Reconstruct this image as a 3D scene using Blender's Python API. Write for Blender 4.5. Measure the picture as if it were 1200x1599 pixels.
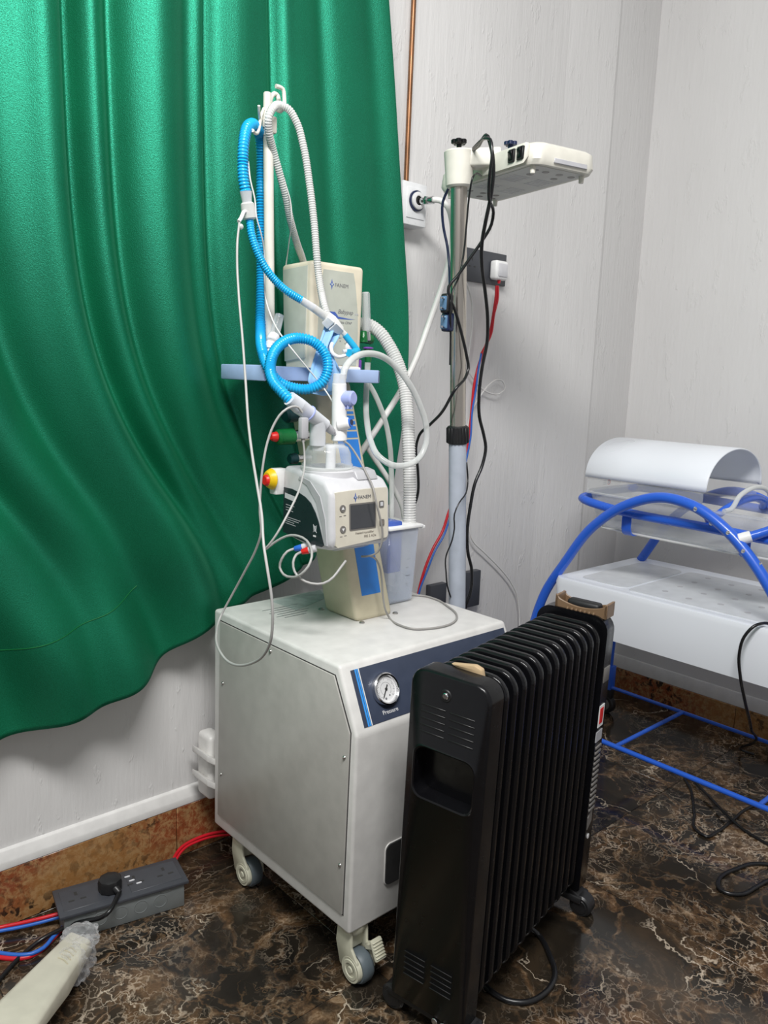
import bpy, bmesh, math, random
from mathutils import Vector, Matrix, Quaternion
random.seed(7)
PI = math.pi
for o in list(bpy.data.objects): bpy.data.objects.remove(o)
S = bpy.context.scene
COL = S.collection

# ------------------------------------------------------------ camera
cd = bpy.data.cameras.new('camera'); cam = bpy.data.objects.new('camera', cd); COL.objects.link(cam)
cam.matrix_world = Matrix(((0.742538, 0.085305, -0.664349, 0.0000), (-0.668829, 0.147914, -0.728553, 0.0000), (0.036118, 0.985314, 0.166886, 1.2000), (0, 0, 0, 1)))
cd.sensor_fit = 'VERTICAL'; cd.sensor_height = 24.0; cd.lens = 18.7870
cd.clip_start = 0.02
S.camera = cam

# ------------------------------------------------------------ world, lights, exposure
w = bpy.data.worlds.new('room_ambient'); S.world = w; w.use_nodes = True
bg = w.node_tree.nodes['Background']
bg.inputs[0].default_value = (0.97, 0.98, 1.0, 1); bg.inputs[1].default_value = 0.36
def area(name, loc, target, sx, sy, energy, col):
    l = bpy.data.lights.new(name, 'AREA'); l.shape = 'RECTANGLE'; l.size = sx; l.size_y = sy
    l.energy = energy; l.color = col
    o = bpy.data.objects.new(name, l); COL.objects.link(o); o.location = loc
    o.rotation_euler = (Vector(target) - Vector(loc)).to_track_quat('-Z', 'Y').to_euler()
    return o
area('ceiling_lamp', (0.10, 0.08, 2.88), (1.0, 0.9, 0.6), 1.2, 0.4, 82, (1.0, 0.99, 0.975))
S.view_settings.view_transform = 'Standard'; S.view_settings.look = 'None'
S.view_settings.exposure = 0.0; S.view_settings.gamma = 1.0; S.view_settings.use_curve_mapping = False

# ------------------------------------------------------------ materials
class NT:
    def __init__(s, name):
        s.m = bpy.data.materials.new(name); s.m.use_nodes = True
        s.t = s.m.node_tree; s.b = s.t.nodes['Principled BSDF']; s.out = s.t.nodes['Material Output']
    def n(s, kind, **kw):
        d = s.t.nodes.new(kind)
        for k, v in kw.items(): setattr(d, k, v)
        return d
    def put(s, sock, v):
        if isinstance(v, bpy.types.NodeSocket): s.t.links.new(v, sock)
        else:
            if isinstance(v, tuple) and len(v) == 3 and sock.type == 'RGBA': v = v + (1,)
            sock.default_value = v
    def coord(s, scale=(1, 1, 1), kind='Object'):
        tc = s.n('ShaderNodeTexCoord'); mp = s.n('ShaderNodeMapping')
        s.t.links.new(tc.outputs[kind], mp.inputs[0]); mp.inputs['Scale'].default_value = scale
        return mp.outputs[0]
    def geo(s, scale=(1, 1, 1)):
        g = s.n('ShaderNodeNewGeometry'); mp = s.n('ShaderNodeMapping')
        s.t.links.new(g.outputs['Position'], mp.inputs[0]); mp.inputs['Scale'].default_value = scale
        return mp.outputs[0]
    def noise(s, vec, scale, detail=3, rough=0.5, dist=0.0, color=False):
        d = s.n('ShaderNodeTexNoise'); s.put(d.inputs['Vector'], vec)
        d.inputs['Scale'].default_value = scale; d.inputs['Detail'].default_value = detail
        d.inputs['Roughness'].default_value = rough; d.inputs['Distortion'].default_value = dist
        return d.outputs['Color' if color else 'Fac']
    def vor(s, vec, scale, feature='DISTANCE_TO_EDGE', out='Distance'):
        d = s.n('ShaderNodeTexVoronoi', feature=feature); s.put(d.inputs['Vector'], vec)
        d.inputs['Scale'].default_value = scale
        return d.outputs[out]
    def ramp(s, fac, *stops):
        d = s.n('ShaderNodeValToRGB'); s.put(d.inputs[0], fac); e = d.color_ramp.elements
        while len(e) < len(stops): e.new(0.5)
        for i, (p, c) in enumerate(stops):
            e[i].position = p; e[i].color = (c, c, c, 1) if isinstance(c, (int, float)) else tuple(c) + (1,)
        return d.outputs[0]
    def mix(s, fac, a, b, mode='MIX'):
        d = s.n('ShaderNodeMix', data_type='RGBA', blend_type=mode)
        s.put(d.inputs[0], fac); s.put(d.inputs[6], a); s.put(d.inputs[7], b)
        return d.outputs[2]
    def math(s, op, a, b=0.0):
        d = s.n('ShaderNodeMath', operation=op); s.put(d.inputs[0], a); s.put(d.inputs[1], b)
        return d.outputs[0]
    def vadd(s, a, b, k):
        d = s.n('ShaderNodeVectorMath', operation='MULTIPLY_ADD'); s.put(d.inputs[0], b)
        d.inputs[1].default_value = (k, k, k); s.put(d.inputs[2], a)
        return d.outputs[0]
    def bump(s, h, strength, dist):
        d = s.n('ShaderNodeBump'); s.put(d.inputs['Height'], h)
        d.inputs['Strength'].default_value = strength; d.inputs['Distance'].default_value = dist
        s.t.links.new(d.outputs[0], s.b.inputs['Normal'])
    def set(s, **kw):
        nm = dict(col='Base Color', rough='Roughness', metal='Metallic', spec='Specular IOR Level', alpha='Alpha',
                  sheen='Sheen Weight', sheen_rough='Sheen Roughness', sheen_tint='Sheen Tint', coat='Coat Weight',
                  trans='Transmission Weight', ior='IOR', emit='Emission Color', emit_s='Emission Strength',
                  coat_rough='Coat Roughness', sss='Subsurface Weight')
        for k, v in kw.items(): s.put(s.b.inputs[nm[k]], v)
        return s.m
MATS = {}
def plain(name, col, rough=0.4, metal=0.0, var=0.06, vscale=30.0, bump=0.0, bscale=300.0, **kw):
    t = NT(name); v = t.coord()
    f = t.noise(v, vscale, 3)
    lo = tuple(max(0, c * (1 - var)) for c in col); hi = tuple(min(1, c * (1 + var)) for c in col)
    t.set(col=t.ramp(f, (0.3, lo), (0.7, hi)), metal=metal, **kw)
    t.set(rough=t.ramp(t.noise(v, vscale * 2, 2), (0.3, max(0.02, rough * 0.85)), (0.7, min(1, rough * 1.15))))
    if bump: t.bump(t.noise(v, bscale, 2), bump, 0.002)
    MATS[name] = t.m
    return t.m
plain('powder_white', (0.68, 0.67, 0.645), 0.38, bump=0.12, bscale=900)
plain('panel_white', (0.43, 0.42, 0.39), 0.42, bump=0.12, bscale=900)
plain('gap_dark', (0.03, 0.03, 0.03), 0.6)
plain('slate_label', (0.045, 0.058, 0.095), 0.45)
plain('stripe_blue', (0.05, 0.33, 0.85), 0.4)
plain('print_white', (0.8, 0.8, 0.8), 0.5)
plain('print_grey', (0.16, 0.16, 0.17), 0.5)
plain('print_brown', (0.22, 0.19, 0.16), 0.5)
plain('print_blue', (0.06, 0.12, 0.42), 0.5)
plain('chrome', (0.75, 0.75, 0.76), 0.14, 1.0)
plain('steel', (0.60, 0.55, 0.49), 0.26, 1.0, var=0.01, vscale=0.6)
plain('screw_metal', (0.45, 0.44, 0.42), 0.3, 1.0)
plain('dial_white', (0.72, 0.72, 0.72), 0.3)
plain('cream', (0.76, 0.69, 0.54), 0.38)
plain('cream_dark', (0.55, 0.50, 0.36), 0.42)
plain('caster_cream', (0.56, 0.55, 0.43), 0.42)
plain('sage', (0.50, 0.52, 0.45), 0.45)
plain('tyre_grey', (0.10, 0.125, 0.14), 0.5)
plain('label_blue', (0.025, 0.20, 0.62), 0.4)
plain('shelf_blue', (0.44, 0.58, 0.88), 0.4)
plain('knob_lilac', (0.40, 0.46, 0.82), 0.35)
plain('white_plastic', (0.76, 0.77, 0.78), 0.3)
plain('white_soft', (0.84, 0.84, 0.83), 0.4)
plain('grey_plastic', (0.47, 0.47, 0.49), 0.35)
plain('grey_light', (0.62, 0.62, 0.64), 0.33)
plain('faceplate', (0.66, 0.62, 0.52), 0.42)
plain('decal_dark', (0.016, 0.026, 0.030), 0.3)
plain('screen_dark', (0.055, 0.058, 0.065), 0.18)
plain('button_grey', (0.17, 0.16, 0.15), 0.4)
plain('red_plastic', (0.72, 0.02, 0.015), 0.35)
plain('yellow_plastic', (0.85, 0.55, 0.01), 0.35)
plain('green_plastic', (0.005, 0.13, 0.03), 0.3)
plain('teal_dark', (0.006, 0.035, 0.04), 0.3)
plain('purple', (0.22, 0.07, 0.42), 0.35)
plain('blue_plug', (0.03, 0.16, 0.66), 0.4)
plain('black_gloss', (0.004, 0.004, 0.005), 0.24, spec=0.38)
plain('black_enamel', (0.004, 0.004, 0.005), 0.24, bump=0.12, bscale=140, spec=0.38)
plain('black_matte', (0.010, 0.010, 0.011), 0.5)
plain('black_rubber', (0.014, 0.014, 0.015), 0.38)
plain('cable_black', (0.008, 0.008, 0.009), 0.3)
plain('cable_navy', (0.010, 0.018, 0.06), 0.3)
plain('cable_grey', (0.44, 0.435, 0.42), 0.42)
plain('cable_grey_dark', (0.30, 0.29, 0.275), 0.42)
plain('cable_white', (0.72, 0.71, 0.69), 0.45)
plain('cable_red', (0.60, 0.012, 0.025), 0.35)
plain('cable_blue', (0.03, 0.14, 0.55), 0.35)
plain('bronze_plastic', (0.20, 0.125, 0.07), 0.4)
plain('socket_grey', (0.052, 0.056, 0.066), 0.45)
plain('socket_steel', (0.22, 0.24, 0.24), 0.5, 0.35)
plain('wood_tan', (0.50, 0.36, 0.21), 0.5)
plain('copper_old', (0.24, 0.115, 0.055), 0.42, 0.7, var=0.35, vscale=18)
plain('frame_blue', (0.024, 0.125, 0.66), 0.3, var=0.015, vscale=8, coat=0.2)
plain('bassinet_white', (0.80, 0.83, 0.88), 0.32, var=0.02, vscale=3)
plain('bassinet_grey', (0.64, 0.66, 0.68), 0.45)
plain('pole_grey', (0.43, 0.47, 0.54), 0.35)
plain('lamp_cream', (0.74, 0.72, 0.64), 0.4)
plain('lamp_under', (0.60, 0.60, 0.575), 0.5)
plain('stand_beige', (0.60, 0.57, 0.47), 0.5)
plain('cloth_blue', (0.28, 0.52, 0.82), 0.75, sheen=0.3)
plain('hose_blue', (0.012, 0.40, 0.78), 0.2, var=0.08)
plain('cyan_plastic', (0.02, 0.42, 0.70), 0.25)
plain('sticker', (0.46, 0.52, 0.50), 0.5, var=0.15, vscale=60)
def clear(name, col, alpha, rough=0.12, **kw):
    t = NT(name); v = t.coord()
    t.set(col=t.ramp(t.noise(v, 25, 2), (0.3, tuple(c * 0.94 for c in col)), (0.7, col)), rough=rough, **kw)
    fr = t.n('ShaderNodeLayerWeight'); fr.inputs[0].default_value = 0.45
    t.set(alpha=t.ramp(fr.outputs['Facing'], (0.0, alpha), (0.9, min(1, alpha + 0.45))))
    MATS[name] = t.m
    return t.m
clear('clear_plastic', (0.86, 0.89, 0.92), 0.16, 0.06)
clear('clear_tub', (0.80, 0.82, 0.82), 0.13, 0.08)
clear('tube_milky', (0.80, 0.80, 0.78), 0.62, 0.25)
clear('tube_clear', (0.78, 0.80, 0.78), 0.45, 0.15)
clear('adapter_clear', (0.84, 0.86, 0.90), 0.55, 0.15)
clear('jar_clear', (0.74, 0.80, 0.92), 0.10, 0.08)
clear('jar_blue', (0.05, 0.12, 0.52), 0.8, 0.2)
plain('plug_reflection', (0.10, 0.20, 0.33), 0.3)  # bluish reflection on the black plugs, put into the face colour
clear('wrap_film', (0.82, 0.82, 0.84), 0.05, 0.06)
clear('water_blue', (0.55, 0.66, 0.80), 0.22, 0.1)

def wall_mat():
    t = NT('plaster_white'); v = t.geo((9, 9, 1.6)); v2 = t.geo((60, 60, 7))
    f = t.noise(v, 1.0, 5, 0.6); g = t.noise(v2, 1.0, 3, 0.6)
    big = t.noise(t.geo((1, 1, 0.6)), 2.2, 3)
    t.set(col=t.mix(t.ramp(big, (0.3, 0.0), (0.7, 1.0)), (0.66, 0.65, 0.64), (0.72, 0.71, 0.70)), rough=0.55, spec=0.3)
    h = t.math('ADD', t.math('MULTIPLY', f, 0.7), t.math('MULTIPLY', g, 0.45))
    pits = t.ramp(t.noise(t.geo((22, 22, 8)), 1.0, 4, 0.7), (0.60, 0.0), (0.66, 1.0))
    h = t.math('ADD', h, t.math('MULTIPLY', pits, 0.25))
    t.bump(h, 0.42, 0.010)
    MATS['plaster'] = t.m
wall_mat()
plain('trim_white', (0.72, 0.71, 0.69), 0.45, bump=0.2, bscale=40)

def marble_mat():
    t = NT('emperador_marble'); v = t.geo()
    oi = t.n('ShaderNodeObjectInfo')
    off = t.n('ShaderNodeVectorMath', operation='SCALE'); t.put(off.inputs[0], oi.outputs['Location']); off.inputs['Scale'].default_value = 3.7
    va = t.n('ShaderNodeVectorMath', operation='ADD'); t.put(va.inputs[0], v); t.put(va.inputs[1], off.outputs[0]); v = va.outputs[0]
    wa = t.vadd(v, t.noise(v, 2.2, 3, 0.55, color=True), 0.42)
    wb = t.vadd(wa, t.noise(v, 11, 4, 0.6, color=True), 0.13)
    wc = t.vadd(wb, t.noise(v, 38, 3, 0.6, color=True), 0.03)
    def crack(vec, scale, tn, lo, hi):
        d = t.vor(vec, scale); th = t.ramp(tn, (0.35, lo), (0.72, hi))
        return t.ramp(t.math('DIVIDE', d, th), (0.0, 1.0), (0.45, 0.55), (1.0, 0.0))
    base = t.ramp(t.noise(wa, 3.0, 6, 0.62), (0.30, (0.008, 0.007, 0.006)), (0.48, (0.022, 0.017, 0.012)), (0.66, (0.058, 0.038, 0.021)), (0.85, (0.10, 0.062, 0.034)))
    zone = t.ramp(t.noise(wa, 2.1, 4, 0.55), (0.40, 0.0), (0.62, 1.0))
    zone2 = t.ramp(t.noise(wb, 4.2, 4, 0.6), (0.39, 0.0), (0.57, 1.0))
    tanc = t.ramp(t.noise(wc, 26, 4, 0.7), (0.30, (0.035, 0.018, 0.008)), (0.52, (0.15, 0.085, 0.042)), (0.74, (0.46, 0.33, 0.21)))
    c1 = crack(wb, 6.5, t.noise(v, 7, 3), 0.006, 0.20)
    c = t.mix(t.math('MULTIPLY', c1, t.math('MULTIPLY', zone2, 0.9)), base, tanc)
    c2 = crack(wc, 15.0, t.noise(v, 12, 3), 0.004, 0.22)
    c = t.mix(t.math('MULTIPLY', c2, t.math('MULTIPLY', zone, 0.8)), c, tanc)
    c3 = crack(wc, 4.0, t.noise(v, 5, 2), 0.004, 0.022)
    br = t.ramp(t.noise(v, 5.5, 3), (0.46, 0.0), (0.60, 1.0))
    c = t.mix(t.math('MULTIPLY', c3, t.math('MULTIPLY', br, 0.9)), c, (0.62, 0.52, 0.40))
    c4 = crack(wc, 30.0, t.noise(v, 18, 2), 0.02, 0.12)
    c = t.mix(t.math('MULTIPLY', c4, t.math('MULTIPLY', t.math('MULTIPLY', zone, zone2), 0.7)), c, (0.60, 0.48, 0.36))
    t.set(col=c, rough=t.ramp(t.noise(v, 5, 3), (0.3, 0.10), (0.7, 0.18)), spec=0.5)
    MATS['marble'] = t.m
marble_mat()
plain('grout', (0.035, 0.028, 0.02), 0.8)
def granite_mat():
    t = NT('brown_granite'); v = t.geo()
    w1 = t.vadd(v, t.noise(v, 18, 3, color=True), 0.04)
    big = t.noise(w1, 3.2, 3)
    c = t.mix(t.ramp(big, (0.42, 0.0), (0.56, 1.0)), (0.25, 0.068, 0.026), (0.33, 0.16, 0.055))
    c = t.mix(t.ramp(t.noise(w1, 60, 5, 0.75), (0.44, 0.0), (0.60, 0.85)), c, (0.42, 0.25, 0.11))
    dark = t.ramp(t.noise(w1, 46, 3, 0.6), (0.52, 0.0), (0.60, 1.0))
    dz = t.ramp(t.noise(v, 5.5, 2), (0.40, 0.15), (0.60, 1.0))
    c = t.mix(t.math('MULTIPLY', dark, dz), c, (0.030, 0.018, 0.012))
    t.set(col=c, rough=0.22)
    MATS['granite'] = t.m
granite_mat()
def velvet_mat():
    t = NT('green_satin'); v = t.coord()
    g = t.noise(v, 520, 2, 0.7); weave = t.noise(t.coord((900, 900, 200)), 1.0, 2)
    blot = t.noise(v, 5, 4)
    c = t.mix(t.ramp(blot, (0.35, 0.0), (0.65, 1.0)), (0.0, 0.074, 0.027), (0.0, 0.098, 0.036))
    t.set(col=c, rough=0.6, spec=0.2, sheen=0.15, sheen_rough=0.3, sheen_tint=(0.2, 0.8, 0.5))
    t.bump(t.math('ADD', g, t.math('MULTIPLY', weave, 0.5)), 0.55, 0.0012)
    gl = t.n('ShaderNodeBsdfGlossy'); gl.inputs['Color'].default_value = (0.06, 0.68, 0.46, 1); gl.inputs['Roughness'].default_value = 0.47
    t.t.links.new(t.b.inputs['Normal'].links[0].from_socket, gl.inputs['Normal'])
    mx = t.n('ShaderNodeMixShader'); t.put(mx.inputs[0], t.ramp(g, (0.3, 0.10), (0.7, 0.30)))
    t.t.links.new(t.b.outputs[0], mx.inputs[1]); t.t.links.new(gl.outputs[0], mx.inputs[2]); t.t.links.new(mx.outputs[0], t.out.inputs['Surface'])
    MATS['velvet'] = t.m
velvet_mat()

# ------------------------------------------------------------ mesh helpers
INV = {}
def link(o, parent=None):
    COL.objects.link(o)
    if parent is not None:
        o.parent = parent; INV[o] = INV.get(parent, Matrix.Identity(4))
    else: INV[o] = Matrix.Identity(4)
    return o
def tag(o, label=None, cat=None, group=None, kind=None):
    if label: o['label'] = label
    if cat: o['category'] = cat
    if group: o['group'] = group
    if kind: o['kind'] = kind
    return o
def empty(name, loc, label, cat, rot=(0, 0, 0), group=None):
    o = bpy.data.objects.new(name, None); o.empty_display_size = 0.05
    COL.objects.link(o); o.location = loc; o.rotation_euler = rot
    M = Matrix.Translation(loc) @ __import__('mathutils').Euler(rot).to_matrix().to_4x4()
    INV[o] = M.inverted()
    return tag(o, label, cat, group)
def V(*a): return Vector(a)
class MB:
    def __init__(s): s.bm = bmesh.new()
    def _xf(s, vs, mat):
        if mat is not None: bmesh.ops.transform(s.bm, matrix=mat, verts=vs)
    def box(s, lo, hi, bev=0.0, seg=2, mat=None):
        t = bmesh.new(); bmesh.ops.create_cube(t, size=1)
        lo = Vector(lo); hi = Vector(hi); c = (lo + hi) / 2; d = hi - lo
        for v in t.verts: v.co = Vector((v.co.x * d.x, v.co.y * d.y, v.co.z * d.z)) + c
        if bev: bmesh.ops.bevel(t, geom=list(t.edges), offset=bev, segments=seg, affect='EDGES', profile=0.5)
        return s.join(t, mat)
    def join(s, t, mat=None):
        if mat is not None: bmesh.ops.transform(t, matrix=mat, verts=list(t.verts))
        me = bpy.data.meshes.new('tmp'); t.to_mesh(me); t.free(); s.bm.from_mesh(me); bpy.data.meshes.remove(me)
        return s
    def prism(s, poly, a, b, axis='x', bev=0.0, seg=2, mat=None):
        """poly: 2D points; extruded along axis from a to b. axis x: (y,z); y: (x,z); z: (x,y)"""
        t = bmesh.new()
        def P(p, h):
            return {'x': (h, p[0], p[1]), 'y': (p[0], h, p[1]), 'z': (p[0], p[1], h)}[axis]
        A = [t.verts.new(P(p, a)) for p in poly]; B = [t.verts.new(P(p, b)) for p in poly]
        n = len(poly)
        t.faces.new(A); t.faces.new(B[::-1])
        for i in range(n): t.faces.new((A[i], B[i], B[(i + 1) % n], A[(i + 1) % n]))
        bmesh.ops.recalc_face_normals(t, faces=list(t.faces))
        if bev: bmesh.ops.bevel(t, geom=list(t.edges), offset=bev, segments=seg, affect='EDGES', profile=0.5)
        return s.join(t, mat)
    def cyl(s, p, q, r, r2=None, n=20, bev=0.0, caps=True):
        p = Vector(p); q = Vector(q); d = q - p; L = d.length; r2 = r if r2 is None else r2
        if bev: prof = [(r - bev, 0), (r, bev), (r2, L - bev), (r2 - bev, L)]
        else: prof = [(r, 0), (r2, L)]
        if caps: prof = [(0, 0)] + prof + [(0, L)]
        M = Matrix.Translation(p) @ d.to_track_quat('Z', 'Y').to_matrix().to_4x4()
        return s.lathe(prof, n, M)
    def lathe(s, prof, n=24, mat=None):
        t = bmesh.new(); rings = []
        for r, z in prof:
            if r < 1e-7: rings.append([t.verts.new((0, 0, z))])
            else: rings.append([t.verts.new((r * math.cos(2 * PI * i / n), r * math.sin(2 * PI * i / n), z)) for i in range(n)])
        for a, b in zip(rings, rings[1:]):
            if len(a) == 1 and len(b) == 1: continue
            for i in range(n):
                j = (i + 1) % n
                if len(a) == 1: t.faces.new((a[0], b[j], b[i]))
                elif len(b) == 1: t.faces.new((a[i], a[j], b[0]))
                else: t.faces.new((a[i], a[j], b[j], b[i]))
        bmesh.ops.recalc_face_normals(t, faces=list(t.faces))
        return s.join(t, mat)
    def sphere(s, c, r, sx=1, sy=1, sz=1, n=16):
        t = bmesh.new(); bmesh.ops.create_uvsphere(t, u_segments=n, v_segments=n // 2, radius=r)
        return s.join(t, Matrix.Translation(c) @ Matrix.Diagonal((sx, sy, sz, 1)))
    def sweep(s, pts, r, n=10, closed=False, flat=1.0, up=None):
        """tube through pts (already dense); r number or function of arc fraction and length"""
        pts = [Vector(p) for p in pts]; N = len(pts); t = bmesh.new()
        L = [0.0]
        for a, b in zip(pts, pts[1:]): L.append(L[-1] + (b - a).length)
        tan = []
        for i in range(N):
            a = pts[(i - 1) % N] if (closed or i > 0) else pts[i]; b = pts[(i + 1) % N] if (closed or i < N - 1) else pts[i]
            d = b - a; tan.append(d.normalized() if d.length > 1e-9 else Vector((0, 0, 1)))
        nrm = Vector(up) if up else (Vector((0, 0, 1)) if abs(tan[0].z) < 0.9 else Vector((1, 0, 0)))
        rings = []
        for i in range(N):
            nrm = nrm - tan[i] * nrm.dot(tan[i])
            if nrm.length < 1e-6: nrm = tan[i].orthogonal()
            nrm.normalize(); bi = tan[i].cross(nrm)
            rr = r(L[i]) if callable(r) else r
            rings.append([t.verts.new(pts[i] + nrm * rr * math.cos(2 * PI * k / n) + bi * rr * flat * math.sin(2 * PI * k / n)) for k in range(n)])
        m = N if closed else N - 1
        for i in range(m):
            a = rings[i]; b = rings[(i + 1) % N]
            for k in range(n): t.faces.new((a[k], a[(k + 1) % n], b[(k + 1) % n], b[k]))
        if not closed: t.faces.new(rings[0][::-1]); t.faces.new(rings[-1])
        bmesh.ops.recalc_face_normals(t, faces=list(t.faces))
        return s.join(t)
    def faces(s, verts, faces):
        t = bmesh.new(); vs = [t.verts.new(v) for v in verts]
        for f in faces: t.faces.new([vs[i] for i in f])
        return s.join(t)
    def build(s, name, mat, parent=None, local=False, smooth=38):
        bm = s.bm
        if parent is not None and not local: bmesh.ops.transform(bm, matrix=INV[parent], verts=list(bm.verts))
        if smooth:
            lim = math.radians(smooth)
            for f in bm.faces: f.smooth = True
            for e in bm.edges:
                if len(e.link_faces) == 2 and e.calc_face_angle(0) > lim: e.smooth = False
        me = bpy.data.meshes.new(name); bm.to_mesh(me); bm.free()
        me.materials.append(MATS[mat])
        return link(bpy.data.objects.new(name, me), parent)
def spline(pts, step=0.008, closed=False):
    P = [Vector(p) for p in pts]; out = []; N = len(P)
    def g(i): return P[i % N] if closed else P[max(0, min(N - 1, i))]
    for i in range(N if closed else N - 1):
        p0, p1, p2, p3 = g(i - 1), g(i), g(i + 1), g(i + 2)
        # centripetal-like tangents
        k = max(2, int((p2 - p1).length / step))
        d1 = max((p1 - p0).length, 1e-6); d2 = max((p2 - p1).length, 1e-6); d3 = max((p3 - p2).length, 1e-6)
        m1 = ((p1 - p0) / d1 * d2 + (p2 - p1) / d2 * d1) / (d1 + d2) * d2 if (closed or i > 0) else (p2 - p1)
        m2 = ((p2 - p1) / d2 * d3 + (p3 - p2) / d3 * d2) / (d2 + d3) * d2 if (closed or i < N - 2) else (p2 - p1)
        for j in range(k):
            u = j / k; u2 = u * u; u3 = u2 * u
            out.append(p1 * (2 * u3 - 3 * u2 + 1) + m1 * (u3 - 2 * u2 + u) + p2 * (-2 * u3 + 3 * u2) + m2 * (u3 - u2))
    if not closed: out.append(P[-1])
    return out
def tube(name, pts, r, mat, parent=None, step=0.01, n=8, closed=False, **kw):
    return MB().sweep(spline(pts, step, closed), r, n, closed).build(name, mat, parent, smooth=60, **kw)
def corrugated(name, pts, r, mat, parent=None, pitch=0.0052, depth=0.0019, n=12):
    sp = spline(pts, pitch / 4)
    # resample evenly at quarter pitch
    L = [0.0]
    for a, b in zip(sp, sp[1:]): L.append(L[-1] + (b - a).length)
    tot = L[-1]; m = int(tot / (pitch / 4)); out = []; j = 0
    for i in range(m + 1):
        d = tot * i / m
        while j < len(L) - 2 and L[j + 1] < d: j += 1
        u = (d - L[j]) / max(1e-9, L[j + 1] - L[j]); out.append(sp[j].lerp(sp[j + 1], u))
    ctr = [0]
    prof = (0, -depth * 0.5, -depth, -depth * 0.5)
    def rad(l): return r + prof[int(round(l / (tot / m))) % 4]
    return MB().sweep(out, rad, n).build(name, mat, parent, smooth=75)
def rrect(y0, y1, z0, z1, r, k=6, rb=None):
    """rounded rectangle loop, anticlockwise from lower right; rb lower radius"""
    rb = r if rb is None else rb; P = []
    for cx, cz, a0, q in ((y1 - rb, z0 + rb, -PI / 2, rb), (y1 - r, z1 - r, 0, r), (y0 + r, z1 - r, PI / 2, r), (y0 + rb, z0 + rb, PI, rb)):
        for i in range(k + 1):
            a = a0 + PI / 2 * i / k; P.append((cx + q * math.cos(a), cz + q * math.sin(a)))
    return P
def basis(o, right, up):
    r = Vector(right).normalized(); u = Vector(up); u = (u - r * u.dot(r)).normalized(); n = r.cross(u)
    M = Matrix((r, u, n)).transposed().to_4x4(); M.translation = Vector(o)
    return M
def text(name, s, size, mat, parent, M, shear=0.0, align='LEFT', squeeze=1.0):
    cu = bpy.data.curves.new('t', 'FONT'); cu.body = s; cu.size = size; cu.extrude = 0.0002; cu.shear = shear; cu.align_x = align
    cu.resolution_u = 3
    ob = bpy.data.objects.new('t', cu); COL.objects.link(ob)
    me = bpy.data.meshes.new_from_object(ob.evaluated_get(bpy.context.evaluated_depsgraph_get()))
    bpy.data.objects.remove(ob); bpy.data.curves.remove(cu)
    me.transform(INV[parent] @ M @ Matrix.Diagonal((squeeze, 1, 1, 1))); me.name = name
    me.materials.clear(); me.materials.append(MATS[mat])
    return link(bpy.data.objects.new(name, me), parent)
def dup(o, parent, delta=None):
    c = o.copy(); COL.objects.link(c); c.parent = parent; INV[c] = INV.get(parent, Matrix.Identity(4))
    if delta is not None: c.location = o.location + Vector(delta)
    for ch in list(o.children):
        d = ch.copy(); COL.objects.link(d); d.parent = c
    return c
def emblem(parent, M, h, mat='print_blue'):
    """tall diamond with a ring and side points, the maker's mark"""
    m = MB(); w = h * 0.2
    m.prism([(0, h / 2), (w * 0.55, 0), (0, -h / 2), (-w * 0.55, 0)], 0, 0.0003, 'z')
    m.prism([(-h * 0.26, 0), (0, h * 0.17), (h * 0.26, 0), (0, -h * 0.17)], 0, 0.0004, 'z')
    bmesh.ops.transform(m.bm, matrix=M, verts=list(m.bm.verts))
    o = m.build('emblem', mat, parent)
    k = MB(); k.lathe([(h * 0.055, 0.0004), (h * 0.10, 0.0006), (0, 0.0006)], 12, M); k.build('emblem_dot', 'sticker', parent)
    return o

# ============================================================ the room
WY = 1.69; WX = 2.79
fl = MB().box((-1.4, -1.2, -0.03), (WX + 0.05, WY + 0.05, -0.0025)).build('floor', 'grout'); tag(fl, kind='structure')
tile_me = None
xs = [-1.4, -0.8, -0.2, 0.4, 1.0, 1.6, 2.2, 2.79]; ys = [-1.2, -0.73, -0.13, 0.47, 1.07, 1.67, 1.70]
for i in range(len(xs) - 1):
    for j in range(len(ys) - 1):
        cx, cy = (xs[i] + xs[i + 1]) / 2, (ys[j] + ys[j + 1]) / 2
        hx, hy = (xs[i + 1] - xs[i]) / 2 - 0.001, (ys[j + 1] - ys[j]) / 2 - 0.001
        t = MB().box((-hx, -hy, -0.012), (hx, hy, 0.0), 0.0008, 1).build('floor_tile', 'marble', fl, local=True)
        t.location = (cx, cy, 0)
# back wall: plan has a shallow flared rib near the corner
plan = [(-1.4, WY), (2.262, WY), (2.500, WY - 0.026), (2.520, WY - 0.020), (WX, WY - 0.004)]
m = MB(); vs = []; fs = []
for x, y in plan: vs += [(x, y, 0), (x, y, 3.0)]
n = len(plan)
for i in range(n - 1): fs.append((2 * i, 2 * i + 2, 2 * i + 3, 2 * i + 1))
k = len(vs); vs += [(-1.4, WY + 0.08, 0), (-1.4, WY + 0.08, 3), (WX, WY + 0.08, 0), (WX, WY + 0.08, 3)]
fs += [(k, k + 1, k + 3, k + 2), (0, 1, k + 1, k), (2 * n - 2, k + 2, k + 3, 2 * n - 1)]
m.faces(vs, fs); bmesh.ops.recalc_face_normals(m.bm, faces=list(m.bm.faces))
tag(m.build('wall_back', 'plaster', smooth=0), kind='structure')
tag(MB().box((WX, -1.2, 0), (WX + 0.08, WY + 0.08, 3.0)).build('wall_right', 'plaster'), kind='structure')
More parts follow.
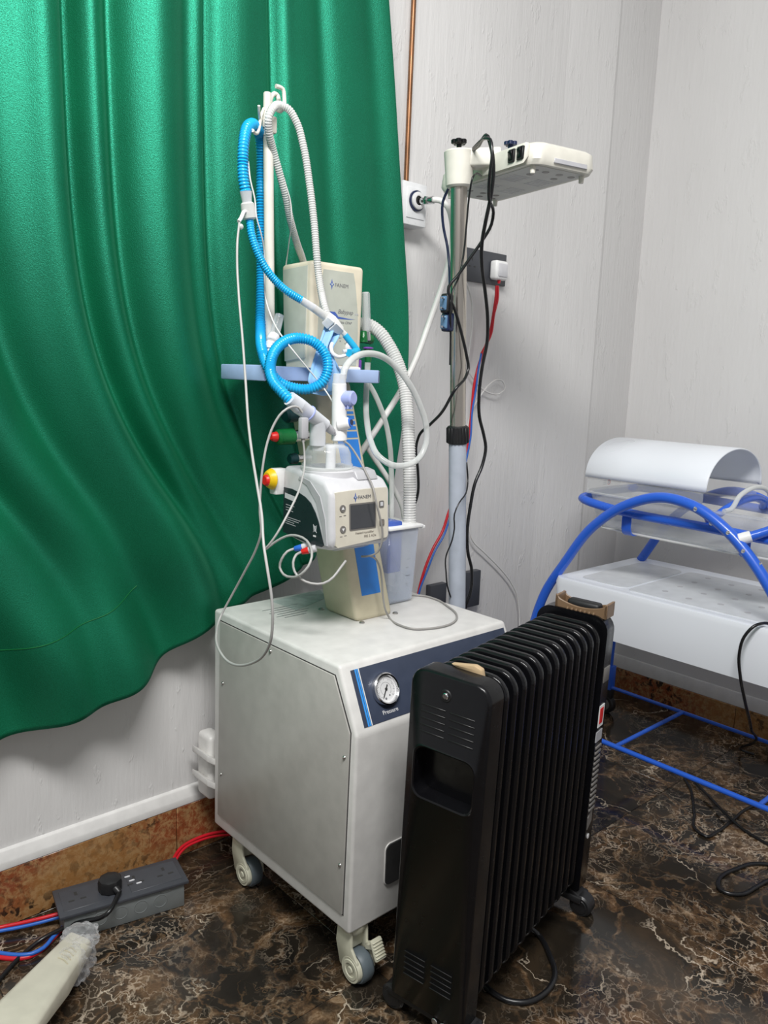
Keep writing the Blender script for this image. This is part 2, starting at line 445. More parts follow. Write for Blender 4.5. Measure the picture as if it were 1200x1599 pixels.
# granite skirting, slab by slab, with a white plaster fillet above it
bb = MB().box((-1.4, WY - 0.008, 0), (2.26, WY - 0.0005, 0.130)).build('baseboard_back', 'grout'); tag(bb, kind='structure')
x = -1.4
for L in (0.62, 0.60, 0.61, 0.44, 0.60, 0.60, 0.28):
    x2 = min(x + L, 2.26)
    MB().box((x + 0.0008, WY - 0.018, 0.001), (x2 - 0.0008, WY - 0.006, 0.133), 0.0015, 1).build('granite_slab', 'granite', bb); x = x2
br = MB().box((WX - 0.008, -1.2, 0), (WX - 0.0005, WY - 0.03, 0.082)).build('baseboard_right', 'grout'); tag(br, kind='structure')
y = WY - 0.03
for L in (0.52, 0.60, 0.60, 0.60, 0.56):
    y2 = max(y - L, -1.2)
    MB().box((WX - 0.018, y2 + 0.0008, 0.001), (WX - 0.006, y - 0.0008, 0.084), 0.0015, 1).build('granite_slab', 'granite', br); y = y2
tag(MB().prism([(WY - 0.019, 0.134), (WY - 0.0005, 0.134), (WY - 0.0005, 0.176), (WY - 0.008, 0.172), (WY - 0.017, 0.150)], -1.4, 2.262, 'x', 0.002).build('trim_1', 'trim_white'), kind='structure')
tag(MB().prism([(WX - 0.016, 0.085), (WX - 0.0005, 0.085), (WX - 0.0005, 0.135), (WX - 0.006, 0.132)], -1.2, WY - 0.03, 'y', 0.002).build('trim_2', 'trim_white'), kind='structure')

# ============================================================ curtain
def lerp_tab(tab, u):
    if u <= tab[0][0]: return tab[0][1]
    for (a, va), (b, vb) in zip(tab, tab[1:]):
        if u <= b: return va + (vb - va) * (u - a) / (b - a)
    return tab[-1][1]
def soft(tab, u, h): return sum(lerp_tab(tab, u + h * k / 3) for k in range(-3, 4)) / 7
def sstep(a, b, u):
    u = max(0.0, min(1.0, (u - a) / (b - a))); return u * u * (3 - 2 * u)
NS, NTT = 300, 230
HEM = [(-0.5, .425), (0.2, .432), (.457, .448), (.532, .459), (.612, .473), (.698, .495), (.788, .533), (.869, .577), (.944, .612), (1.061, .64), (1.25, .70), (1.42, .80), (1.52, .865), (1.6, .87)]
EDGE = [(.80, 1.505), (.883, 1.52), (1.0, 1.537), (1.144, 1.557), (1.32, 1.561), (1.522, 1.531), (1.761, 1.495), (1.987, 1.464), (2.129, 1.439), (2.9, 1.31)]
# fold crests (-) and valleys (+): rest position along the cloth, half width, depth
FOLD = [(-.36, .05, -.03), (-.27, .03, .03), (-.18, .05, -.03), (-.09, .03, .03), (0.0, .05, -.03), (.09, .03, .034), (.18, .045, -.03), (.27, .028, .032), (.36, .045, -.034), (.445, .024, .036), (.505, .03, -.012),
        (.572, .034, -.040), (.632, .016, .042), (.666, .016, -.016), (.706, .016, .030), (.795, .050, -.046), (.872, .020, .014), (.905, .014, -.014), (.932, .014, .036), (1.010, .045, -.044), (1.086, .010, .040), (1.112, .016, -.016),
        (1.150, .024, -.012), (1.205, .018, .022), (1.275, .035, -.010), (1.345, .02, .012), (1.40, .03, -.014)]
def gfac(xr): return 1.0 - sstep(.80, 1.36, xr)
vs = []; fs = []
for j in range(NTT + 1):
    t = j / NTT
    for i in range(NS + 1):
        xr = -0.40 + 1.80 * i / NS
        g_ = gfac(xr); zb = soft(HEM, xr + .37 * g_ + (.1 * (1 - g_)), .05); z = 2.9 + (zb - 2.9) * t
        q = max(0.0, (1.85 - z)) / 1.12
        shift = (.36 * math.tanh(1.25 * q ** 4) + .02 * q) * g_
        x = xr + shift
        # follow the measured free edge on the right
        x += (soft(EDGE, z, .12) - 1.40) * sstep(.95, 1.40, xr)
        y = 0.0
        for k, (c, wd, a) in enumerate(FOLD):
            cc = c + .010 * math.sin(1.7 * t + k * 1.9) * t; ww = wd * (1 + 1.3 * t * t * (.4 + .6 * math.sin(k * 2.3) ** 2))
            y += a * (1 - .35 * sstep(1.3, .7, z)) * math.exp(-((xr - cc) / ww) ** 2)
        low = sstep(1.15, .60, z)
        d = (xr - .3) * 1.0 + (z - .9) * .30
        y += low * (.018 * math.sin(d * 17 + 1.0) + .005 * math.sin(d * 37 + .3) + .006 * math.sin(z * 16 + xr * 7)) * (1 - .5 * sstep(.8, 1.1, xr))
        right = sstep(.80, 1.0, x)
        yy = 1.602 + .038 * right + y * (1.0 - .42 * right)
        yy = max(1.545 + .07 * right, min(WY - .012, yy))
        vs.append((x, yy, z))
for j in range(NTT):
    for i in range(NS):
        a = j * (NS + 1) + i; fs.append((a, a + 1, a + NS + 2, a + NS + 1))
m = MB(); m.faces(vs, fs); cu = m.build('curtain', 'velvet', smooth=180)
sm = cu.modifiers.new('thick', 'SOLIDIFY'); sm.thickness = 0.003; sm.offset = 0
tag(cu, 'green satin curtain hanging in soft folds down the white wall', 'curtain')
# stitched hem line
hem = [vs[int(NTT * 0.925) * (NS + 1) + i] for i in range(0, NS + 1, 2)]
tube('hem_stitch', [(p[0], p[1] - 0.0022, p[2]) for p in hem[:70]], 0.0009, 'green_plastic', cu, n=5, step=0.02)

# ============================================================ compressor trolley with column, head and pole
CX0, CX1 = 0.92, 1.41
cart = empty('respiratory_trolley', (1.165, 1.32, 0), 'white compressor cabinet on casters with a beige column and blue shelf', 'medical trolley')
body = MB().prism([(1.58, .118), (1.066, .118), (1.062, .533), (1.12, .656), (1.58, .656)], CX0, CX1, 'x', 0.007, 3).build('cabinet_body', 'powder_white', cart)
pan = [(0.9190, 1.5480, 0.6347), (0.9190, 1.5578, 0.1524), (0.9190, 1.0862, 0.1540), (0.9190, 1.0789, 0.5349), (0.9190, 1.1303, 0.6341)]
pp = [(p[1], p[2]) for p in pan]
def grow(poly, d):
    c = [sum(p[i] for p in poly) / len(poly) for i in (0, 1)]
    return [(p[0] + d * (1 if p[0] > c[0] else -1), p[1] + d * (1 if p[1] > c[1] else -1)) for p in poly]
MB().prism(grow(pp, 0.0022), CX0 - 0.0008, CX0 + 0.002, 'x').build('panel_gap', 'gap_dark', cart)
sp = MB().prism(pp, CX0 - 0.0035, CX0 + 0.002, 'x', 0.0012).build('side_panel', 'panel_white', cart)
for p in [(0.9165, 1.5347, 0.4900), (0.9165, 1.5422, 0.2619), (0.9165, 1.3434, 0.6220), (0.9165, 1.0916, 0.4829), (0.9165, 1.0955, 0.2566)]:
    MB().lathe([(0, 0.0032), (0.002, 0.003), (0.0038, 0.0012), (0.0042, 0)], 12, Matrix.Translation(p) @ Matrix.Rotation(-PI / 2, 4, 'Y')).build('screw', 'screw_metal', sp)
# chamfered control strip
e = Vector((0, 0.058, 0.123)).normalized(); c0 = Vector((0, 1.062, 0.533)); nrm = Vector((0, -e.z, e.y))
def cham(x, s, h=0.0): return Vector((x, 0, 0)) + c0 + e * s + nrm * h
def patch(name, x0, x1, s0, s1, h, mat, parent, dx=0.0):
    MM = basis(cham(0, 0, 0), (1, 0, 0), e)
    return MB().prism([(x0 + dx, s0), (x1 + dx, s0), (x1, s1), (x0, s1)], h, h + 0.0006, 'z', mat=MM).build(name, mat, parent)
strip = patch('control_strip', 0.943, 1.398, 0.012, 0.122, 0.0002, 'slate_label', cart)
patch('stripe', 0.9525, 0.956, 0.012, 0.122, 0.0007, 'stripe_blue', strip)
patch('stripe', 0.9575, 0.9605, 0.012, 0.122, 0.0007, 'stripe_blue', strip)
patch('stripe', 0.9615, 0.9635, 0.012, 0.122, 0.0007, 'print_white', strip)
GM = basis(cham(1.0125, 0.070, 0.0), (1, 0, 0), e)
g = MB().lathe([(0.0245, 0), (0.0315, 0), (0.0325, 0.004), (0.0315, 0.011), (0.029, 0.013), (0.0265, 0.0115), (0.0255, 0.006)], 40, GM).build('pressure_gauge', 'chrome', cart)
MB().lathe([(0.0258, 0.0045), (0.0258, 0.006), (0, 0.006)], 36, GM).build('dial', 'dial_white', g)
nd = MB(); a = math.radians(-36)
R2 = GM @ Matrix.Rotation(a, 4, 'Z')
nd.prism([(-0.0011, 0.009), (0.0011, 0.009), (0.0009, -0.018), (0, -0.021), (-0.0009, -0.018)], 0.0068, 0.0076, 'z', mat=R2)
nd.lathe([(0.0026, 0.0064), (0.0026, 0.0085), (0, 0.009)], 12, GM); nd.build('needle', 'gap_dark', g)
tk = MB()
for i in range(33):
    a = math.radians(225 - i * 270 / 32); L = 0.0045 if i % 4 == 0 else 0.0022
    tk.box((0.0222 - L, -0.0003, 0.0061), (0.0222, 0.0003, 0.0064), mat=GM @ Matrix.Rotation(a, 4, 'Z'))
for i in range(25):
    a = math.radians(225 - i * 270 / 24); tk.box((0.0128, -0.0009, 0.0061), (0.0133, 0.0009, 0.0064), mat=GM @ Matrix.Rotation(a, 4, 'Z'))
tk.build('scale_marks', 'print_grey', g)
MB().lathe([(0, 0.0062), (0.0024, 0.0062), (0.0024, 0.0064), (0, 0.0064)], 10, GM @ Matrix.Translation((-0.005, -0.018, 0))).build('dial_mark', 'print_grey', g)
MB().lathe([(0, 0.0062), (0.0018, 0.0062), (0.0018, 0.0064), (0, 0.0064)], 10, GM @ Matrix.Translation((0.006, -0.0135, 0))).build('dial_mark', 'print_grey', g)
text('caption', 'Pressure', 0.0115, 'print_white', strip, basis(cham(1.0145, 0.0235, 0.0010), (1, 0, 0), e), align='CENTER')
# vent slot low on the front
SM = Matrix.Translation((0, 1.064, 0)) @ Matrix.Rotation(PI / 2, 4, 'X')
MB().prism(rrect(1.008, 1.33, 0.190, 0.278, 0.012), 1.0605, 1.066, 'y').build('vent_slot', 'gap_dark', cart)
fr = MB(); lp = rrect(1.007, 1.331, 0.189, 0.279, 0.013)
fr.sweep([(p[0], 1.0635, p[1]) for p in lp], 0.0013, 6, closed=True); fr.build('vent_rim', 'powder_white', cart)
# transparent sticker on the top
st = MB().prism([(p[0], p[1]) for p in [(1.0617, 1.5548, 0.6565), (1.2220, 1.5719, 0.6565), (1.1995, 1.5217, 0.6565), (1.1791, 1.5006, 0.6565), (1.0670, 1.4602, 0.6565)]], 0.6561, 0.6567, 'z').build('top_sticker', 'sticker', cart)
for q in range(6):
    a = [(1.0839, 1.5440, 0.6570), (1.2060, 1.5511, 0.6570)]; d = 0.006 * q
    MB().box((1.0 + 0.012 * (q % 2), 1.50 - d * 2.4, 0.6566), (1.10 - 0.014 * (q % 3), 1.5012 - d * 2.4, 0.6569)).build('sticker_line', 'tyre_grey', st)
# rear cord bracket
bk = MB()
bk.prism([(0.900, 0.238), (0.936, 0.212), (0.936, 0.196), (0.900, 0.222)], 1.575, 1.650, 'y', 0.002)
bk.prism([(0.900, 0.300), (0.936, 0.274), (0.936, 0.258), (0.900, 0.284)], 1.575, 1.650, 'y', 0.002)
bk.box((0.918, 1.60, 0.165), (0.96, 1.66, 0.33), 0.012, 3); bk.build('cord_bracket', 'powder_white', cart)
# casters
def caster(x, y):
    zt = 0.120
    f = MB()
    f.lathe([(0, zt), (0.026, zt), (0.026, zt - 0.012), (0.019, zt - 0.022), (0, zt - 0.022)], 20, Matrix.Translation((x, y, 0)))
    prof = [(y + 0.022, zt - 0.008), (y + 0.026, 0.075), (y + 0.012, 0.030), (y - 0.030, 0.024), (y - 0.046, 0.034), (y - 0.040, 0.058), (y - 0.022, 0.078), (y - 0.020, zt - 0.008)]
    for a, b in ((x - 0.0235, x - 0.0165), (x + 0.0165, x + 0.0235)): f.prism(prof, a, b, 'x', 0.0025)
    f.box((x - 0.02, y - 0.012, 0.068), (x + 0.02, y + 0.022, zt - 0.008), 0.004)
    fo = f.build('caster', 'caster_cream', cart)
    wc = Vector((x, y - 0.022, 0.034))
    RX = Matrix.Translation(wc) @ Matrix.Rotation(-PI / 2, 4, 'Y')
    MB().lathe([(0.024, -0.014), (0.031, -0.014), (0.034, -0.008), (0.034, 0.008), (0.031, 0.014), (0.024, 0.014)], 30, RX).build('tyre', 'tyre_grey', fo)
    MB().lathe([(0, 0.0255), (0.006, 0.0255), (0.0075, 0.0235), (0.0135, 0.0235), (0.0145, 0.025), (0.020, 0.025), (0.0215, 0.0235), (0.026, 0.024), (0.027, 0.0215), (0.027, 0.010)], 28, RX).build('hub', 'caster_cream', fo)
    return fo
k0 = caster(0.955, 1.094)
bp = MB(); PMt = Matrix.Translation((0.975, 1.040, 0.078)) @ Matrix.Rotation(math.radians(62), 4, 'X')
bp.box((-0.014, -0.021, -0.004), (0.014, 0.021, 0.004), 0.0035, 2, PMt)
for q in range(6): bp.box((-0.0125, -0.016 + q * 0.0058, 0.0025), (0.0125, -0.0135 + q * 0.0058, 0.0062), 0.0008, 1, PMt)
bp.box((-0.010, 0.0, -0.030), (0.006, 0.014, 0.0), 0.003, 1, PMt); bp.build('brake_pedal', 'caster_cream', k0)
caster(0.955, 1.492); caster(1.375, 1.094); caster(1.375, 1.492)
# leaning column
def shear_box(x0, x1, y0, y1, z0, z1, sh, bev):
    t = MB().box((x0, y0, z0), (x1, y1, z1), bev, 3)
    for v in t.bm.verts: v.co.y += sh * (v.co.z - z0)
    return t
SH = 0.178 / 0.53
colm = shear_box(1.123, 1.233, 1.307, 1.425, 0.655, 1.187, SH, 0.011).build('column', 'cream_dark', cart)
for p in ((1.118, 1.432), (1.130, 1.299), (1.240, 1.308)):
    MB().lathe([(0.0065, 0.6555), (0.0065, 0.658), (0.004, 0.660), (0, 0.660)], 12, Matrix.Translation((p[0], p[1], 0))).build('foot_screw', 'screw_metal', colm)
def colface(x, z, h=0.0007): return (x, 1.307 + SH * (z - 0.655) - h, z)
def colpatch(name, quad, mat, h=0.0008):
    a = [colface(x, z, h) for x, z in quad]; b = [colface(x, z, -0.0005) for x, z in quad]
    m = MB(); m.faces(a + b, [(0, 1, 2, 3), (7, 6, 5, 4), (0, 4, 5, 1), (1, 5, 6, 2), (2, 6, 7, 3), (3, 7, 4, 0)])
    bmesh.ops.recalc_face_normals(m.bm, faces=list(m.bm.faces)); return m.build(name, mat, colm)
colpatch('blue_label', [(1.150, .709), (1.206, .709), (1.222, 1.052), (1.160, 1.052)], 'label_blue')
for z0, z1, x0 in ((1.056, 1.070, 1.160), (1.074, 1.082, 1.196), (1.086, 1.094, 1.190), (1.098, 1.106, 1.198), (1.110, 1.116, 1.160), (1.121, 1.127, 1.160)):
    colpatch('blue_stripe', [(x0, z0), (1.222, z0), (1.222, z1), (x0, z1)], 'label_blue')
# shelf: a shallow blue tray with rails
sh = MB(); sh.box((0.950, 1.432, 1.183), (1.274, 1.600, 1.190), 0.002)
sh.box((0.950, 1.428, 1.183), (1.274, 1.436, 1.213), 0.003); sh.box((0.950, 1.592, 1.183), (1.274, 1.600, 1.213), 0.003)
sh.box((0.948, 1.428, 1.181), (0.957, 1.600, 1.214), 0.003); sh.box((1.266, 1.428, 1.183), (1.274, 1.600, 1.213), 0.003)
sh.build('shelf', 'shelf_blue', cart)
# head unit
HX0, HX1, HY0, HY1 = 1.106, 1.260, 1.480, 1.598
head = MB(); t = bmesh.new(); bmesh.ops.create_cube(t, size=1)
for v in t.verts:
    top = v.co.z > 0; fx = v.co.x > 0; fy = v.co.y > 0
    v.co = Vector((HX1 if fx else HX0, HY1 if fy else HY0, 1.449 if top else 1.190))
    if top and fy: v.co.z = 1.446
    if not top:
        v.co.x += -0.004 if fx else 0.004
        if fy: v.co.y -= 0.016
bmesh.ops.bevel(t, geom=list(t.edges), offset=0.010, segments=4, affect='EDGES', profile=0.5)
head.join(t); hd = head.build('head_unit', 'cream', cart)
MB().prism([(HY0 + 0.020, 1.235), (HY1 - 0.020, 1.226), (HY1 - 0.008, 1.434), (HY0 + 0.014, 1.438)], HX0 - 0.0006, HX0 + 0.006, 'x', 0.001).build('side_plate', 'sage', hd)
fpz = [1.222, 1.26, 1.30, 1.34, 1.38, 1.41, 1.432]
lft = [HX0 + d for d in (.024, .021, .020, .021, .025, .029, .033)]; rgt = [HX1 - d for d in (.018, .0165, .016, .018, .023, .028, .034)]
fp = MB().prism([(x, z) for x, z in zip(rgt, fpz)] + [(x, z) for x, z in reversed(list(zip(lft, fpz)))], HY0 - 0.0012, HY0 + 0.004, 'y').build('front_plate', 'sage', cart)
FY = HY0 - 0.0014
def front(x, z, y=FY): return basis((x, y, z), (1, 0, 0), (0, 0, 1))
emblem(fp, front(1.163, 1.401), 0.024)
text('maker_name', 'FANEM', 0.0122, 'print_grey', fp, front(1.171, 1.3965), squeeze=1.05)
text('model_name', 'Babypap', 0.0135, 'print_grey', fp, front(1.182, 1.3385), shear=0.3)
for q in range(4): MB().box((1.2335 + q * .0028, FY - .0003, 1.3385), (1.2352 + q * .0028, FY, 1.3415)).build('printed_mark', 'grey_plastic', fp)
text('caption', 'com Bubble CPAP', 0.0080, 'print_grey', fp, front(1.161, 1.316), shear=0.3, squeeze=1.05)
sw = MB()
sw.prism([(1.159, 1.341), (1.174, 1.341), (1.184, 1.331), (1.214, 1.3285), (1.234, 1.3285), (1.214, 1.3265), (1.182, 1.3265), (1.172, 1.333), (1.159, 1.333)], FY - 0.0003, FY + 0.0006, 'y')
sw.prism([(1.127, 1.331), (1.138, 1.333), (1.140, 1.338), (1.130, 1.337)], FY - 0.0003, FY + 0.0006, 'y')
sw.build('swoosh', 'print_blue', fp)
for x, z in ((1.188, 1.282), (1.192, 1.282), (1.190, 1.275), (1.205, 1.270), (1.209, 1.273), (1.212, 1.270)):
    MB().box((x, FY - .0003, z), (x + .002, FY, z + .003)).build('printed_mark', 'print_grey', fp)
kn = MB().lathe([(0, 0.012), (0.0135, 0.012), (0.0148, 0.009), (0.0148, 0)], 28, basis((1.222, FY, 1.262), (1, 0, 0), (0, 0, 1))).build('dial_knob', 'white_soft', cart)
MB().lathe([(0, 0.0132), (0.0105, 0.0132), (0.0112, 0.012)], 24, basis((1.222, FY, 1.262), (1, 0, 0), (0, 0, 1))).build('dial_face', 'knob_lilac', kn)
MB().box((1.2208, FY - 0.0142, 1.258), (1.2236, FY - 0.0125, 1.271)).build('dial_pointer', 'print_white', kn)
MB().box((1.14, HY0 - 0.004, 1.190), (1.255, HY0 + 0.01, 1.219), 0.003).build('base_lip', 'white_soft', hd)
# flow meter at the right of the head
fm = [(1.2819, 1.5000, 1.3963), (1.2899, 1.5000, 1.3042), (1.2928, 1.5000, 1.2832), (1.2957, 1.5000, 1.2636), (1.2971, 1.5000, 1.2331)]
f1 = MB(); f1.cyl(fm[1], Vector(fm[0]), 0.0105, 0.0105, 18, 0.003); flo = f1.build('flow_tube', 'clear_plastic', cart)
f1 = MB(); f1.cyl(fm[1], fm[0], 0.0065, 0.0065, 12); f1.build('inner_tube', 'tube_clear', flo)
MB().cyl(fm[2], fm[1], 0.0085, 0.0085, 18, 0.001).build('flow_base', 'chrome', cart)
gv = MB(); gv.cyl(V(*fm[2]) + V(-.022, 0, .004), V(*fm[2]) + V(.02, 0.01, .004), 0.010, 0.012, 16, .002); gv.cyl(V(*fm[2]) + V(-.012, 0, -.006), V(*fm[2]) + V(-.012, 0.0, .022), 0.011, 0.008, 14, .002)
gv.cyl(fm[4], fm[3], 0.0075, 0.009, 14); gv.build('flow_valve', 'green_plastic', cart)
MB().lathe([(0.008, 0), (0.013, 0.001), (0.013, 0.004), (0.008, 0.005)], 18, Matrix.Translation(fm[3])).build('flow_ring', 'purple', cart)
pc = [(1.2649, 1.5000, 1.2213), (1.2602, 1.5000, 1.2392)]
MB().box(V(*pc[0]) + V(-.008, -.006, -.012), V(*pc[0]) + V(.008, .006, .016), 0.003).build('purple_cap', 'purple', cart)
# pole with hooks
ivp = [(1.0127, 1.5000, 1.2125), (1.0008, 1.5000, 1.6956)]
MB().cyl(ivp[0], ivp[1], 0.0108, n=18).build('pole', 'lamp_cream', cart)
hb = [(0.9935, 1.5000, 1.7625), (1.0039, 1.5000, 1.7025), (1.0003, 1.5000, 1.7330)]
h_ = MB(); x0 = V(*ivp[1])
h_.cyl(x0 + V(-.003, 0, -.012), x0 + V(-.003, 0, .075), 0.0085, n=14, bev=.002)
h_.box(x0 + V(-.012, -.011, -.004), x0 + V(.016, .011, .030), 0.004); h_.box(x0 + V(-.017, -.006, .004), x0 + V(-.008, .006, .036), 0.003)
h_.build('hook_clamp', 'lamp_cream', cart)
tube('hook', [(1.0080, 1.5000, 1.7498), (1.0141, 1.4900, 1.7404), (1.0169, 1.4800, 1.7341), (1.0179, 1.4700, 1.7397), (1.0191, 1.4700, 1.7622), (1.0157, 1.4700, 1.7749), (1.0077, 1.4700, 1.7766), (0.9982, 1.4700, 1.7761)], 0.0043, 'lamp_cream', cart, n=8)
tube('hook', [(1.0033, 1.5000, 1.7462), (1.0078, 1.5000, 1.7635), (1.0156, 1.5000, 1.7728), (1.0237, 1.5000, 1.7698), (1.0188, 1.4900, 1.7465)], 0.0050, 'lamp_cream', cart, n=8)
tube('hook', [(0.9891, 1.5000, 1.7367), (0.9685, 1.4800, 1.7094), (0.9591, 1.4700, 1.6871), (0.9481, 1.4600, 1.6731), (0.9356, 1.4500, 1.6686), (0.9239, 1.4400, 1.6696)], 0.0034, 'lamp_cream', cart, n=8)
tube('hook', [(0.9877, 1.5000, 1.7264), (0.9751, 1.4900, 1.7067), (0.9587, 1.4700, 1.7138), (0.9513, 1.4600, 1.7257)], 0.0030, 'lamp_cream', cart, n=8)
# knobs on the left flank of the column
def knob(px, name, r, mat, base='chrome'):
    a, b = V(*px[0]), V(*px[1]); o = MB().cyl(b, a, r, r * 0.93, 20, r * 0.25).build(name, mat, cart)
    MB().cyl(b, V(*b) + (b - a).normalized() * 0.035, r * 0.72, n=16).build('stem', base, o); return o
kb = knob([(0.9979, 1.4500, 1.0605), (1.0438, 1.4500, 1.0623)], 'oxygen_knob', 0.0185, 'green_plastic')
a, b = [V(*p) for p in [(0.9829, 1.4500, 1.0623), (0.9995, 1.4500, 1.0619)]]; MB().cyl(b, a, 0.0115, 0.009, 16, 0.003).build('knob_tip', 'red_plastic', kb)
knob([(1.0470, 1.4700, 1.0090), (1.0681, 1.4700, 1.0096)], 'air_knob', 0.013, 'teal_dark')
knob([(1.0312, 1.4700, 1.1077), (1.0623, 1.4700, 1.1132)], 'inlet_knob', 0.021, 'teal_dark', 'black_matte')

# ============================================================ humidifier on its bracket
hum = empty('heated_humidifier', (1.05, 1.30, 0.85), 'grey heated humidifier with dark screen mounted halfway up the beige column', 'humidifier')
prof = [(1.388, .862), (1.290, .846), (1.226, .852), (1.217, .868), (1.223, .968), (1.243, .990), (1.300, 1.003), (1.388, 1.008)]
MB().prism(prof, 0.972, 1.132, 'x', 0.012, 4).build('housing', 'grey_light', hum)
MB().box((1.03, 1.386, 0.87), (1.11, 1.41, 0.98), 0.004).build('mount_bracket', 'grey_plastic', hum)
MB().prism([(1.245, .8475), (1.27, .838), (1.35, .842), (1.385, .852)], 1.02, 1.10, 'x', 0.003).build('belly', 'grey_plastic', hum)
def hz(z): return 1.217 + (z - .868) * 0.06
tl = [(0.983, .972), (0.99, .976), (1.02, .981), (1.06, .984), (1.10, .985), (1.119, .983), (1.122, .978), (1.122, .872), (1.118, .867), (0.987, .859), (0.983, .863)]
t = bmesh.new(); A = [t.verts.new((x, hz(z) - 0.0012, z)) for x, z in tl]; B = [t.verts.new((x, hz(z) + 0.004, z)) for x, z in tl]
# clip the plate to the flat face
for q in (A, B):
    for v in q:
        if v.co.z > .968: v.co.z = .968 + (v.co.z - .968) * 0.25
t.faces.new(A); t.faces.new(B[::-1])
for i in range(len(A)): t.faces.new((A[i], B[i], B[(i + 1) % len(A)], A[(i + 1) % len(A)]))
bmesh.ops.recalc_face_normals(t, faces=list(t.faces))
fpl = MB().join(t).build('front_plate', 'faceplate', hum)
def hfront(x, z, h=0.0014): return basis((x, hz(z) - h, z), (1, 0, 0), (0, 0.06, 1))
def hbox(name, x0, x1, z0, z1, mat, h=0.0016, r=0.002, thick=0.0014):
    M = hfront(0, 0, 0); M = basis((0, hz(0) - 0.0011, 0), (1, 0, 0), (0, 0.06, 1))
    return MB().prism(rrect(x0, x1, z0, z1, r, 3), 0, thick, 'z', mat=M).build(name, mat, fpl)
hbox('screen_bezel', 1.0175, 1.0885, .892, .9465, 'button_grey', r=.003, thick=0.0010)
hbox('screen', 1.0205, 1.0855, .895, .9435, 'screen_dark', r=.001, thick=0.0016)
hbox('button', 1.0975, 1.1105, .933, .947, 'button_grey', r=.003); hbox('button', 1.0985, 1.1115, .894, .908, 'button_grey', r=.003)
hbox('button_symbol', 1.1005, 1.1075, .936, .944, 'grey_light', r=.001, thick=.002); hbox('button_symbol', 1.1015, 1.1085, .897, .905, 'print_brown', r=.001, thick=.002)
for z, sg in ((.937, 1), (.895, -1)):
    MB().lathe([(0, .0016), (.0072, .0016), (.0076, 0)], 20, hfront(1.0005, z, .0011)).build('button', 'button_grey', fpl)
    MB().prism([(-.0035, -.002 * sg), (.0035, -.002 * sg), (0, .0035 * sg)], .0016, .002, 'z', mat=hfront(1.0005, z, .0011)).build('arrow', 'print_white', fpl)
for x, z in ((.992, .921), (1.003, .922), (.993, .880), (1.004, .881)):
    MB().box((x, hz(z) - .0014, z), (x + .006, hz(z) - .001, z + .0014)).build('printed_mark', 'button_grey', fpl)
emblem(fpl, hfront(1.034, .957, .0015), 0.020)
text('maker_name', 'FANEM', 0.0100, 'print_grey', fpl, hfront(1.0405, .9535), squeeze=1.1)
text('caption', 'Heated Humidifier', 0.0066, 'print_brown', fpl, hfront(1.033, .8815))
text('caption', 'FBS 2 ADe', 0.0074, 'print_brown', fpl, hfront(1.056, .8730))
# left flank: dark decal, print, plugs
sx = 0.9712
dec = [(1.381, .962), (1.352, .962), (1.33, .958), (1.305, .951), (1.286, .941), (1.270, .924), (1.259, .906), (1.247, .878), (1.240, .862), (1.247, .857), (1.30, .8575), (1.345, .8615), (1.381, .866)]
dc = MB().prism(dec, sx - 0.0006, sx + 0.0035, 'x').build('side_decal', 'decal_dark', hum)
MB().prism([(1.376, .951), (1.338, .947), (1.338, .936), (1.376, .940)], sx - .001, sx, 'x').build('serial_sticker', 'grey_light', dc)
SL = lambda y, z: basis((sx - 0.0008, y, z), (0, -1, 0), (0, 0, 1))
for q, (L_, z_) in enumerate(((.030, .926), (.024, .9205), (.026, .915), (.052, .900), (.046, .8955), (.030, .891), (.036, .8865))):
    MB().prism([(1.372, z_), (1.372 - L_, z_ - L_ * .05), (1.372 - L_, z_ - L_ * .05 + .0014), (1.372, z_ + .0014)], sx - .0008, sx, 'x').build('print_line', 'grey_plastic', dc)
MB().box((sx - .001, 1.266, .874), (sx, 1.275, .8775)).build('bin_symbol', 'print_white', dc)
bs = MB(); bs.sweep(spline([(sx - .0006, 1.264, .883), (sx - .0006, 1.276, .899)], .004), .0006, 4); bs.sweep(spline([(sx - .0006, 1.276, .883), (sx - .0006, 1.264, .899)], .004), .0006, 4)
bs.prism([(1.266, .885), (1.274, .885), (1.276, .897), (1.264, .897)], sx - .0008, sx - .0003, 'x'); bs.build('bin_symbol', 'grey_plastic', dc)
# swept shoulder on the flank
MB().prism([(1.330, .985), (1.300, .975), (1.268, .945), (1.248, .900), (1.237, .862), (1.230, .862), (1.238, .915), (1.256, .958), (1.290, .985), (1.325, .992)], sx - .0005, sx + .0035, 'x').build('shoulder_groove', 'grey_plastic', hum)
# stop switch
yb = [(0.9777, 1.3920, 0.9582), (0.9695, 1.3920, 0.9587)]
s1 = MB(); s1.box((0.955, 1.388, .945), (0.985, 1.412, 1.0), 0.003); s1.build('switch_plate', 'white_soft', hum)
yo = MB().cyl((0.956, 1.40, .978), (0.940, 1.40, .978), 0.0225, 0.0185, 24, .004).build('switch_body', 'yellow_plastic', hum)
MB().cyl((0.942, 1.40, .976), (0.934, 1.40, .976), 0.0125, 0.011, 20, .002).build('switch_button', 'red_plastic', yo)
# chamber base ring and clip on top
MB().lathe([(0.060, 0.992), (0.060, 1.004), (0.055, 1.008), (0.050, 1.004), (0, 1.004)], 40, Matrix.Translation((1.035, 1.312, 0))).build('hot_plate', 'grey_light', hum)
MB().prism([(1.240, .988), (1.252, 1.006), (1.275, 1.010), (1.30, 1.004), (1.30, .99)], 1.055, 1.112, 'x', 0.003).build('chamber_clip', 'grey_plastic', hum)
